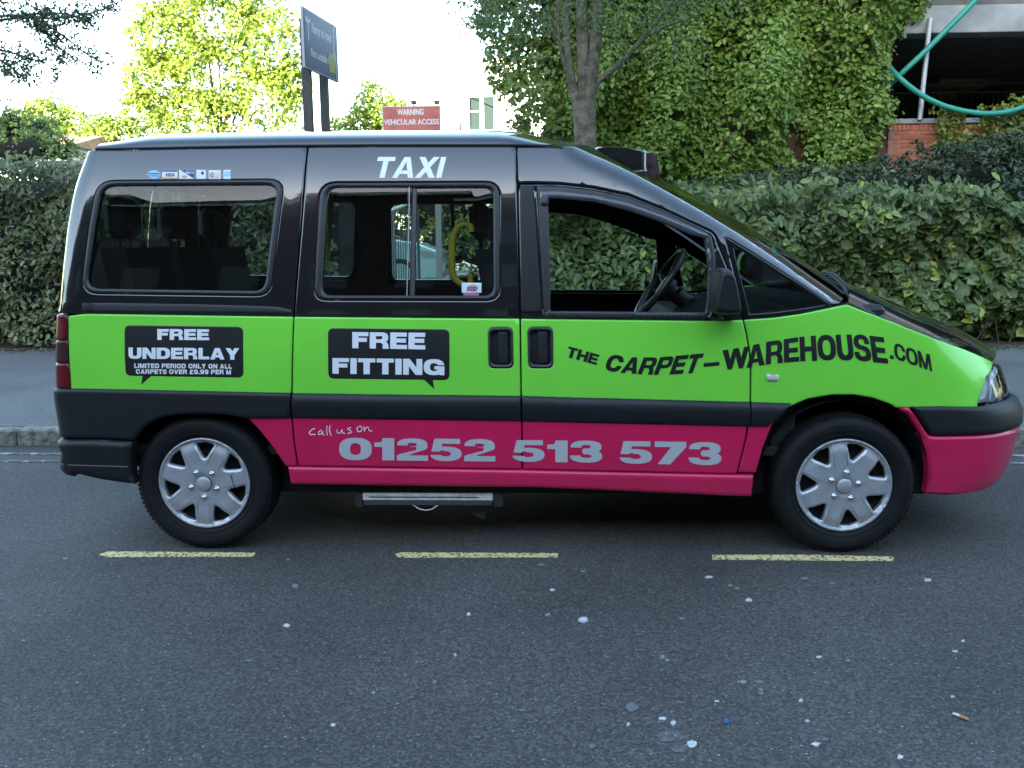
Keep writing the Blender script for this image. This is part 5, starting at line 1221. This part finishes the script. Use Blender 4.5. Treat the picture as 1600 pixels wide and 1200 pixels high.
foliage_obj('crown', [clumps(np.array(cen), 15, .24, (0, -.2, .3), (.045, .085), .9)], T1, FINE, (.35, .5))
# overhanging branches at top left
T2 = empty('overhanging_tree', (-9.6, 5.2, .1), 'dark leafy branches hanging into the top left corner', 'tree')
tk = MB(); tk.tube([(-9.6, 5.2, 0), (-9.5, 5.2, 1.5), (-9.3, 5.2, 3.2), (-9.2, 5.2, 5.0), (-9.0, 5.1, 7)], [.24, .2, .17, .13, .07], 12)
br = [[(-420, 60), (-220, 60), (-60, 42), (30, 26), (90, 30), (150, 20), (188, 2)], [(-420, 110), (-200, 60), (-30, 30), (40, 20), (100, 55), (140, 90), (165, 97)], [(-420, 150), (-200, 110), (-40, 70), (20, 82), (60, 95), (92, 108)], [(-60, 42), (0, -6), (60, -20), (140, -30)], [(40, 20), (75, 52), (100, 84), (128, 92)], [(-40, 70), (10, 100), (30, 116), (42, 124)], [(30, 26), (75, 18), (120, 24), (158, 38)]]
cen = []
for b in br:
    limb(tk, b, 5.2, np.linspace(7 if b[0][0] < -300 else 4, 1.2, len(b)), 6)
    P = np.array(b, float); q = RNG.uniform(.35*(len(P)-1) if b[0][0] < -300 else 0, len(P)-1, 60)
    for t in q:
        x, y = np.interp(t, range(len(P)), P[:, 0]), np.interp(t, range(len(P)), P[:, 1]); cen.append(at(x+RNG.normal(0, 9), y+RNG.normal(2, 8), 5.2+RNG.normal(0, .2)))
for _ in range(260): cen.append(np.array([-9.2, 5.2, 6.2])+rdir(1)[0]*np.array([2.6, 2.2, 1.6])*RNG.uniform(.5, 1))
tk.build('trunk', T2, mat('dark_bark', (.05, .045, .04), .9))
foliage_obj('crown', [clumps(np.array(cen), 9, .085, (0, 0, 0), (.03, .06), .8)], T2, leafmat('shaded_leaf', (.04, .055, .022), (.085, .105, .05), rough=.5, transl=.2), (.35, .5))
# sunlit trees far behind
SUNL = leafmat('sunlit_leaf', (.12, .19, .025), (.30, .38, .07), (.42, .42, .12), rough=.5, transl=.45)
def far_tree(name, label, Y, blobs, trunk_px, n, ls, lm=SUNL, group='sunlit trees beyond the hedge'):
    sc_ = (Y-CAM[1])/FPX; g = at(trunk_px[0], trunk_px[1], Y)
    root = empty(name, (g[0], Y, .0), label, 'tree', group); tk = MB(); cen = []
    top = at(*trunk_px, Y); tk.tube([(g[0], Y, -.03), (g[0]+.1, Y, top[2]*.5), top], [14*sc_*.6, 11*sc_*.5, 8*sc_*.4], 8)
    for (px, py, rx, ry, k) in blobs:
        c = at(px, py, Y); tk.tube([top-np.array([0, 0, 1.0]), (top+c)/2+RNG.normal(0, .15, 3), c], [5*sc_*.5, 3*sc_*.5, 1.5*sc_*.5], 6)
        kk = int(n*k); v = rdir(kk, (0, -.35, .1), 1); cen.append(c+v*np.array([rx*sc_, min(rx, ry)*sc_, ry*sc_])*RNG.uniform(.45, 1.05, (kk, 1))**.7)
    tk.build('trunk', root, BARK); cen = np.concatenate(cen)
    foliage_obj('crown', [clumps(cen, 11, 13*sc_, (0, -.3, .3), ls, .9)], root, lm, (.5, .8), simple=True); return root
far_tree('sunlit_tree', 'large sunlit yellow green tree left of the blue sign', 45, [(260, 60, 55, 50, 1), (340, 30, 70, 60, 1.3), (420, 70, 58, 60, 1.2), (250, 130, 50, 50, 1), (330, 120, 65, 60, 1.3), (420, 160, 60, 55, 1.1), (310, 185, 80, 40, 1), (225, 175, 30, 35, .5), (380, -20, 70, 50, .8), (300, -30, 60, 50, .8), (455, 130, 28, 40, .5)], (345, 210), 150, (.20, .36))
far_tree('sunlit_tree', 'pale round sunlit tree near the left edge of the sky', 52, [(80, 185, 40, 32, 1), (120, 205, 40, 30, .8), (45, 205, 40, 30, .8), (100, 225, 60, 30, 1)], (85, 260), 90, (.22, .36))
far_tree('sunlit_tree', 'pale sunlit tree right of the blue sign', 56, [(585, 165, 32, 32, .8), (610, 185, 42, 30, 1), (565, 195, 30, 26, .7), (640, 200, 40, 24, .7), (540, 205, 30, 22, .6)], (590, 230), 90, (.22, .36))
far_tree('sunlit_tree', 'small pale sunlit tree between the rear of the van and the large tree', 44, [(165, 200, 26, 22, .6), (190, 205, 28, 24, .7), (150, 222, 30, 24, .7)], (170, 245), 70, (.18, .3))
MIDG = leafmat('mid_green_leaf', (.10, .165, .035), (.28, .35, .09), (.42, .42, .15), rough=.45, transl=.3)
shrub('garden_bush', 'rounded green bush above the left hedge at the photo edge', [B(15, 200, 22, .75, .6, .7, 110), B(30, 235, 21.6, 1.1, .8, .7, 130), B(-40, 220, 22, 1.1, .8, .9, 110)], MIDG, (.08, .15), 9, 'bush')
shrub('garden_bush', 'darker green bush in front of the small house', [B(62, 208, 23, .7, .6, .55, 100), B(72, 232, 22.6, .9, .6, .55, 110), B(100, 240, 22.8, .5, .5, .32, 50)], leafmat('bush_leaf', (.08, .15, .04), (.20, .28, .09), rough=.45, transl=.25), (.08, .15), 9, 'bush')
shrub('garden_bush', 'leafy bush behind the pale car in the hedge gap', [B(560, 330, 17, 1.3, .8, .9, 150), B(700, 330, 17.5, 1.5, .8, 1.0, 170), B(780, 350, 16.5, 1.0, .8, .8, 110), B(640, 300, 18, 1.3, .8, .9, 130), B(700, 385, 17, 1.2, .8, .7, 120), B(760, 390, 16.5, 1.0, .7, .7, 90), B(610, 385, 17.5, 1.3, .7, .7, 110)], MIDG, (.08, .15), 9, 'bush')

# ------------------------------------------------------------------ small house, fence, white block
YHS = 40
HS = empty('small_house', (*at(80, 240, YHS)[:2], 0), 'small white house with red tiled roof among the bushes', 'house')
a, b = at(50, 226, YHS), at(106, 226, YHS); zr_ = at(70, 203, YHS+2)[2]; z0 = a[2]
MB().box((a[0], YHS, 0), (b[0], YHS+8, z0)).build('wall', HS, mat('white_render', (.62, .60, .55), .9, var=.1, vscale=2))
rf = MB(); rf.add([(a[0]-.3, YHS-.4, z0-.1), (b[0]+.3, YHS-.4, z0-.1), (b[0]+.3, YHS+4, zr_), (a[0]-.3, YHS+4, zr_), (a[0]-.3, YHS+8.4, z0-.1), (b[0]+.3, YHS+8.4, z0-.1)], [(0, 1, 2, 3), (3, 2, 5, 4), (0, 3, 4), (1, 5, 2), (0, 4, 5, 1)])
rf.build('roof', HS, mat('red_tiles', (.40, .24, .17), .9, var=.3, vscale=5))
w0, w1 = at(84, 229, YHS-.02), at(98, 245, YHS-.02); MB().box((w0[0], YHS-.05, w1[2]), (w1[0], YHS-.01, w0[2])).build('window', HS, mat('pale_pane', (.5, .55, .58), .1))
FN = empty('timber_fence', (*at(105, 250, 10.6)[:2], .1), 'weathered dark picket fence behind the left hedge', 'fence')
FM = mat('weathered_timber', (.085, .07, .062), .9, var=.35, vscale=12); x = at(70, 252, 10.6)[0]; zt = float(at(110, 251, 10.6)[2])
pl = MB(); pl.box((-.042, -.010, .1), (.042, .010, zt-.06), 0, .003); ple = pl.mesh('picket'); ple.materials.append(FM)
for k in range(30):
    o = bpy.data.objects.new('picket', ple); COL.objects.link(o); o.parent = FN; o.matrix_parent_inverse = Matrix.Translation(-FN.location); o.location = (x+k*.0875, 10.6, 0)
MB().box((x-.1, 10.56, zt-.058), (x+2.7, 10.64, zt)).build('top_rail', FN, mat('pale_timber', (.30, .29, .27), .9)); MB().box((x-.1, 10.615, .6), (x+2.7, 10.65, .68)).build('lower_rail', FN, FM)
WB = empty('white_building', (*at(760, 200, 42)[:2], 0), 'sunlit white building with a tall green grey window', 'building')
a, b = at(694, 200, 42), at(905, 200, 42); zt = float(at(760, 92, 42)[2])
a2 = at(733, 147, 42); b2 = at(772, 203, 42)
wallm = mat('sunlit_white_render', (.80, .80, .78), .9)
wb = MB(); wb.box((a[0], 42, 0), (a2[0], 52, zt)); wb.box((b2[0], 42, 0), (b[0], 52, zt)); wb.box((a2[0], 42, a2[2]), (b2[0], 52, zt)); wb.box((a2[0], 42, 0), (b2[0], 52, b2[2])); wb.build('wall', WB, wallm)
wn = MB(); wn.box((a2[0], 42.3, b2[2]), (b2[0], 42.4, a2[2])); wo = wn.build('window', WB, mat('grey_green_pane', (.03, .045, .042), .9, 0, .0))
fr = MB(); mx_ = at(752.5, 180, 42)[0]; zz = at(740, 173, 42)[2]; fr.box((mx_-.10, 42.2, b2[2]), (mx_+.10, 42.29, a2[2])); fr.box((a2[0], 42.21, zz-.04), (mx_-.1, 42.28, zz+.04)); fr.box((a2[0], 42.15, a2[2]-.12), (b2[0], 42.29, a2[2])); fr.build('window_frame', wo, mat('white_frame', (.6, .66, .68), .5))
a, b = at(718.5, 147, 30), at(718.5, 300, 30); lp = empty('lamp_post', (a[0], 30, 0), 'thin pole with a small head beside the red sign', 'post')
MB().tube([(b[0], 30, -.02), a], .05, 8).build('pole', lp, mat('pole_grey', (.2, .2, .21), .5)); MB().box((a[0]-.09, 29.95, a[2]-.02), (a[0]+.06, 30.05, a[2]+.05)).build('lamp_head', lp, mat('pole_grey2', (.18, .18, .19), .5))

# ------------------------------------------------------------------ signs
def font_text(name, s, size, o3, ax, ay, m_, parent, bold=.0, fit=None):
    cu = bpy.data.curves.new('t', 'FONT'); cu.body = s; cu.size = size; cu.offset = bold; cu.resolution_u = 3
    to = bpy.data.objects.new('t', cu); COL.objects.link(to); dg = bpy.context.evaluated_depsgraph_get(); dg.update(); me = to.evaluated_get(dg).to_mesh()
    V = np.array([v.co[:2] for v in me.vertices]); F = [tuple(p.vertices) for p in me.polygons]; to.to_mesh_clear(); bpy.data.objects.remove(to); bpy.data.curves.remove(cu)
    V[:, 0] -= V[:, 0].min()
    if fit: V[:, 0] *= fit/V[:, 0].max()
    P = np.array(o3)+V[:, :1]*np.array(ax)+V[:, 1:]*np.array(ay)
    return MB().add(P, F).build(name, parent, m_)
d1 = 8.3
A = at(472.5, 57, d1); zt1, zb1 = at(472, 9, d1)[2], at(476, 105, d1)[2]
d2 = 9.45; Bp = at(526, 88, d2); ax = (Bp-A)*np.array([1, 1, 0]); Ls = np.linalg.norm(ax); ax = ax/Ls; nn = np.array([ax[1], -ax[0], 0]); nn = -nn if nn[1] > 0 else nn
SG = empty('ramp_sign', (A[0], A[1], .1), 'large dark blue direction sign on two posts, seen at a sharp angle', 'sign')
cz = (zt1+zb1)/2; hz = (zt1-zb1)/2; cm = np.array([A[0], A[1], cz])+ax*Ls/2
pb = MB(); pb.obox(cm, ax*Ls/2, nn*.018, np.array([0, 0, hz])); pbo = pb.build('sign_panel', SG, mat('sign_grey_edge', (.30, .31, .33), .5, .3))
fb = MB(); fb.obox(cm+nn*.0205, ax*(Ls/2-.03), nn*.002, np.array([0, 0, hz-.03])); fb.build('blue_face', pbo, mat('sign_blue', (.030, .045, .12), .35, var=.2, vscale=3))
tm = mat('sign_white', (.55, .57, .6), .4); o3 = cm+nn*.0235
z_ = np.array([0, 0, 1.0])
font_text('sign_lettering', 'Ramp to road', .17, o3-ax*(Ls/2-.26)+z_*.12, ax, z_, tm, pbo, .004, fit=Ls*.58); font_text('sign_lettering', 'Not suitable for', .15, o3-ax*(Ls/2-.20)-z_*.20, ax, z_, tm, pbo, .003, fit=Ls*.62)
ar = MB(); ar.obox(o3-ax*(Ls/2-.14)+z_*.13, ax*.012, nn*.001, z_*.15); ar.obox(o3-ax*(Ls/2-.11)+z_*.22, ax*.05-z_*.05, nn*.001, z_*.012+ax*.012); ar.obox(o3-ax*(Ls/2-.17)+z_*.22, ax*.05+z_*.05, nn*.001, z_*.012-ax*.012); ar.build('sign_arrow', pbo, tm)
yw = MB(); yw.obox(o3+ax*(Ls/2-.24)-z_*.16, ax*.10, nn*.001, z_*.13); yw.build('yellow_patch', pbo, mat('sign_yellow', (.35, .32, .05), .5))
tp = MB(); tp.obox(o3+ax*(Ls/2-.16)+z_*.15, ax*.022-z_*.03, nn*.0012, z_*.25-ax*.08*0+ax*.03); tp.obox(o3+ax*(Ls/2-.10)-z_*.18, ax*.02, nn*.0012, z_*.2-ax*.03); tp.build('silver_tape', pbo, mat('tape_grey', (.35, .36, .38), .4))
for fr_, wpx in ((.24, .058), (.74, .056)):
    c = np.array([A[0], A[1], 0])+ax*Ls*fr_-nn*.085; pm = MB(); pm.obox(c+z_*(zt1-.1)/2, np.array([wpx, 0, 0]), np.array([0, .055, 0]), z_*(zt1-.1)/2); pm.build('post', SG, mat('dark_post', (.05, .048, .045), .7))
Yr = 11.5; a, b = at(597, 166, Yr), at(688.5, 201, Yr)
RS = empty('warning_sign', (a[0], Yr, 0), 'red warning board with white capitals showing over the van roof', 'sign')
pb = MB(); pb.box((a[0], Yr, b[2]-.3), (b[0], Yr+.04, a[2])); po = pb.build('board', RS, mat('board_white', (.6, .6, .58), .6))
fb = MB(); fb.box((a[0]+.012, Yr-.004, b[2]-.28), (b[0]-.012, Yr-.001, a[2]-.014)); fb.build('red_face', po, mat('light_washed_red', (.55, .15, .12), .6, var=.3, vscale=2.5))  # red paled in the colour, as if sunlight washed over the board
wt = mat('board_lettering', (.75, .75, .72), .6); t1, t2 = at(620.5, 179.5, Yr-.008), at(600, 195, Yr-.008)
font_text('sign_lettering', 'WARNING', .13, t1, (1, 0, 0), (0, 0, 1), wt, po, .004, fit=at(662, 179, Yr)[0]-t1[0]); font_text('sign_lettering', 'VEHICULAR ACCESS', .12, t2, (1, 0, 0), (0, 0, 1), wt, po, .003, fit=at(686, 195, Yr)[0]-t2[0])
for px in (646.5, 682.5):
    c = at(px, 160, Yr); lm_ = MB(); lm_.box((c[0]-.045, Yr-.05, c[2]-.03), (c[0]+.045, Yr+.03, c[2]+.03), 0, .008); lm_.tube([(c[0], Yr+.02, a[2]-.02), (c[0], Yr+.02, c[2]-.02)], .009, 6); lm_.build('sign_lamp', RS, mat('lamp_dark', (.08, .085, .09), .5))
for fr_ in (.08, .92):
    pm = MB(); x = a[0]+(b[0]-a[0])*fr_; pm.box((x-.05, Yr+.045, 0), (x+.05, Yr+.14, a[2]-.05)); pm.build('post', RS, mat('grey_post', (.25, .25, .25), .6))

# ------------------------------------------------------------------ ramp, railing and the pale car in the gap
def rz(x, y): return float(np.interp(y, [6.58, 10.4], [.112, .52]))
xg0, xg1 = xl1-.2, xr0+.3
mb = MB(); mb.add([(xg0, 6.58, .112), (xg1, 6.58, .112), (xg1, 10.4, .52), (xg0, 10.4, .52)], [(0, 1, 2, 3)]); tag(mb.build('ramp', None, PAVM), kind='structure')
fc = MB(); fc.box((-14, 10.4, -.02), (xg1+.4, 22, .52)); tag(fc.build('forecourt', None, PAVM), kind='structure')
RL = empty('ramp_railing', (*at(612, 400, 8.6)[:2], rz(0, 8.6)), 'grey railing with close upright bars seen through the sliding door window', 'railing')
ra, rb2 = at(606, 331, 8.3), at(652, 313, 11.5); rg = mat('railing_grey', (.07, .075, .08), .5)
MB().tube([ra, rb2], .028, 8).build('top_rail', RL, mat('railing_white', (.55, .57, .58), .5)); la, lb = ra*1, rb2*1; la[2] = rz(0, 8.3)+.12; lb[2] = .52+.12
MB().tube([la, lb], .022, 8).build('bottom_rail', RL, rg)
for k in range(13):
    t = (k+.5)/13; p = ra+(rb2-ra)*t; q = la+(lb-la)*t; MB().tube([q, p], .008, 6).build('bar', RL, rg)
for t in (0, 1):
    p = ra+(rb2-ra)*t; MB().tube([(p[0], p[1], rz(0, p[1])-.02), p], .025, 8).build('post', RL, rg)
cn = at(692, 400, 11.9); CX, CY, CZ = float(cn[0]), 11.9, .52
CAR = empty('parked_car', (CX-2, CY+.85, CZ), 'pale turquoise hatchback half hidden behind the van, seen through its windows', 'car')
CPT = mat('pale_teal_paint', (.42, .62, .62), .25, .1, .5, coat=.8)
def cpo(name, pts, prof, m_, parent=CAR): return blob([(CX-3.95+x, CZ+z) for x, z in pts], [(CY+y, s) for y, s in prof]).build(name, parent, m_)
pf = [(0, .965), (.03, .99), (.10, 1), (1.55, 1), (1.62, .99), (1.65, .965)]
cpo('body', roundpoly([(.0, .30), (.0, .82), (.10, 1.0), (.6, 1.02), (2.5, .98), (3.45, .86), (3.85, .70), (3.95, .48), (3.9, .22), (3.5, .2), (.3, .2)], .06, 3), pf, CPT)
o_cab = cpo('cabin', roundpoly([(.12, .98), (.35, 1.38), (.75, 1.46), (1.8, 1.45), (2.25, 1.3), (2.95, .93)], .08, 3), [(.10, .95), (.14, .99), (.3, 1), (1.35, 1), (1.51, .99), (1.55, .95)], CPT)
dg_ = mat('car_window', (.02, .03, .032), .08, 0, .6)
for pts in ([(.42, 1.02), (.55, 1.34), (1.15, 1.38), (1.15, 1.02)], [(1.22, 1.02), (1.22, 1.38), (1.8, 1.37), (2.15, 1.24), (2.5, 1.02)]): cpo('side_window', pts, [(.088, 1), (.13, 1)], dg_)
ws = MB(); ws.add([(CX-3.95+x, CY+y, CZ+z) for x, z, y in ((2.12, 1.37, .25), (2.95, .955, .18), (2.95, .955, 1.47), (2.12, 1.37, 1.4))], [(0, 1, 2, 3)]); ws.add([(CX-3.95+x, CY+y, CZ+z-.01) for x, z, y in ((2.12, 1.37, .25), (2.95, .955, .18), (2.95, .955, 1.47), (2.12, 1.37, 1.4))], [(3, 2, 1, 0)]); ws.build('front_screen', CAR, dg_)
for yy in (-.004, 1.55): cpo('headlight', roundpoly([(3.50, .72), (3.78, .70), (3.86, .58), (3.62, .57)], .03), [(yy, .95), (yy+.05, 1), (yy+.10, 1)], mat('car_lamp', (.55, .58, .6), .1, .4, coat=1))
cpo('bumper', roundpoly([(3.55, .50), (3.97, .50), (3.98, .36), (3.9, .24), (3.5, .24)], .03), [(-.008, .98), (.02, 1), (1.63, 1), (1.658, .98)], CPT); cpo('grille', [(3.93, .46), (3.985, .46), (3.985, .36), (3.93, .36)], [(.3, 1), (1.35, 1)], dg_)
for xx in (.72, 3.18):
    for yy, s in ((-.012, 1), (1.46, -1)):
        w_ = MB(); w_.lathe_y((CX-3.95+xx, CY+yy, CZ+.30), [(.0, .03), (.19, .02), (.2, .0), (.27, .0), (.30, .04), (.30, .18), (.2, .2)], 24); w_.build('wheel', CAR, TYR)
cpo('wing_mirror', roundpoly([(2.35, 1.0), (2.35, 1.12), (2.5, 1.12), (2.52, 1.0)], .02), [(-.10, .9), (-.08, 1), (.06, 1)], CPT)

# ------------------------------------------------------------------ the other side of the street (mirrored in the black paint)
def terrace(x0, x1, yb, h, roofh, label, c, hip=1.5):
    T_ = empty('street_building', ((x0+x1)/2, yb, .1), label, 'building', 'buildings across the street'); wm = mat('facade_%d' % int(abs(x0)*10), c, .9, var=.2, vscale=3)
    MB().box((x0, yb-9, 0), (x1, yb, h)).build('wall', T_, wm)
    rf = MB(); rf.add([(x0-.3, yb+.35, h-.02), (x1+.3, yb+.35, h-.02), (x1-hip, yb-4.5, h+roofh), (x0+hip, yb-4.5, h+roofh), (x1+.3, yb-9.3, h-.02), (x0-.3, yb-9.3, h-.02)], [(0, 1, 2, 3), (4, 5, 3, 2), (1, 4, 2), (5, 0, 3), (0, 5, 4, 1)]); rf.build('roof', T_, mat('slate', (.05, .05, .055), .7))
    MB().box((x0-.25, yb+.003, h-.28), (x1+.25, yb+.30, h-.05)).build('gutter', T_, mat('pale_gutter', (.55, .55, .53), .6))
    n = max(2, int((x1-x0)/4))
    for i in range(n):
        for z in np.arange(1.0, h-1.6, 2.9):
            xx = x0+(i+.5)*(x1-x0)/n; f = MB().box((xx-.6, yb+.003, z), (xx+.6, yb+.05, z+1.5)).build('window_frame', T_, mat('dark_window_frame', (.07, .07, .07), .6)); MB().box((xx-.52, yb+.053, z+.08), (xx+.52, yb+.06, z+1.42)).build('pane', f, mat('dark_pane', (.02, .022, .025), .08))
xs_ = [-95, -38, -27, -19.5, -12.6, -6.4, -1.2, 4.6, 11.2, 18.5, 27, 36, 95]; where = ['far down the street', 'at the left of the street', 'left of the gabled house', 'with the low ridge', 'behind the photographer on the left', 'with the steep roof', 'straight behind the photographer', 'with the broad roof', 'facing the front door', 'facing the bonnet', 'right of the crossing', 'at the far right of the street']
for i in range(12):
    terrace(xs_[i]+.02, xs_[i+1], -22, (13.1, 13.8, 13.2, 14.4, 13.1, 14.0, 13.3, 14.2, 13.2, 13.9, 13.3, 13.6)[i], (2.8, 2.4, 3.4, 1.8, 3.0, 2.4, 3.2, 2.2, 3.0, 2.4, 3.0, 2.8)[i], 'dark terraced house %s, mirrored in the van paint' % where[i], (.03+.006*(i % 3), .028, .028), 1.6)
for x0, x1, lab in ((72, 84, 'dark block added unseen beyond the bonnet to dim the headlamp reflection'), (-84, -66, 'dark block added unseen behind the van to dim its rear corner reflection')):
    E_ = empty('street_building', ((x0+x1)/2, -6, 0), lab, 'building', 'buildings across the street')  # unseen end blocks put in to keep bright sky out of reflections
    MB().box((x0, -21, 0), (x1, 14, 11)).build('wall', E_, mat('blocker_facade', (.05, .045, .042), .9, var=.2, vscale=2))
    rf = MB(); rf.add([(x0-.3, -21.3, 10.98), (x1+.3, -21.3, 10.98), (x1+.3, 14.3, 10.98), (x0-.3, 14.3, 10.98), ((x0+x1)/2, -17, 14), ((x0+x1)/2, 10, 14)], [(0, 1, 4), (1, 2, 5, 4), (2, 3, 5), (3, 0, 4, 5), (3, 2, 1, 0)]); rf.build('roof', E_, mat('slate', (.05, .05, .055), .7))
    xf = x0-.03 if x0 > 0 else x1+.03
    for y in range(-18, 13, 5):
        for z in (1.2, 4.6, 8.0): MB().box((xf-.025, y, z), (xf+.025, y+1.4, z+1.7)).build('window', E_, mat('dark_pane', (.02, .022, .025), .08))
for i, x in enumerate((13.5, 20.0, 28.0)):  # unseen trees put in to keep low sky glow off the headlamp
    shrub('sky_block_tree', ('nearest', 'middle', 'farthest')[i]+' leafy tree added unseen past the hedge to block sky glow in the headlamp', [(x, 8.6, 2.2, 2.6, 2.0, 2.0, 150), (x+1.5, 9.0, 4.2, 2.8, 2.2, 2.0, 150), (x-1.2, 9.2, 4.0, 2.4, 2.0, 1.8, 120)], MIDG, (.18, .32), 7, 'tree', 'unseen trees added to block sky glow')
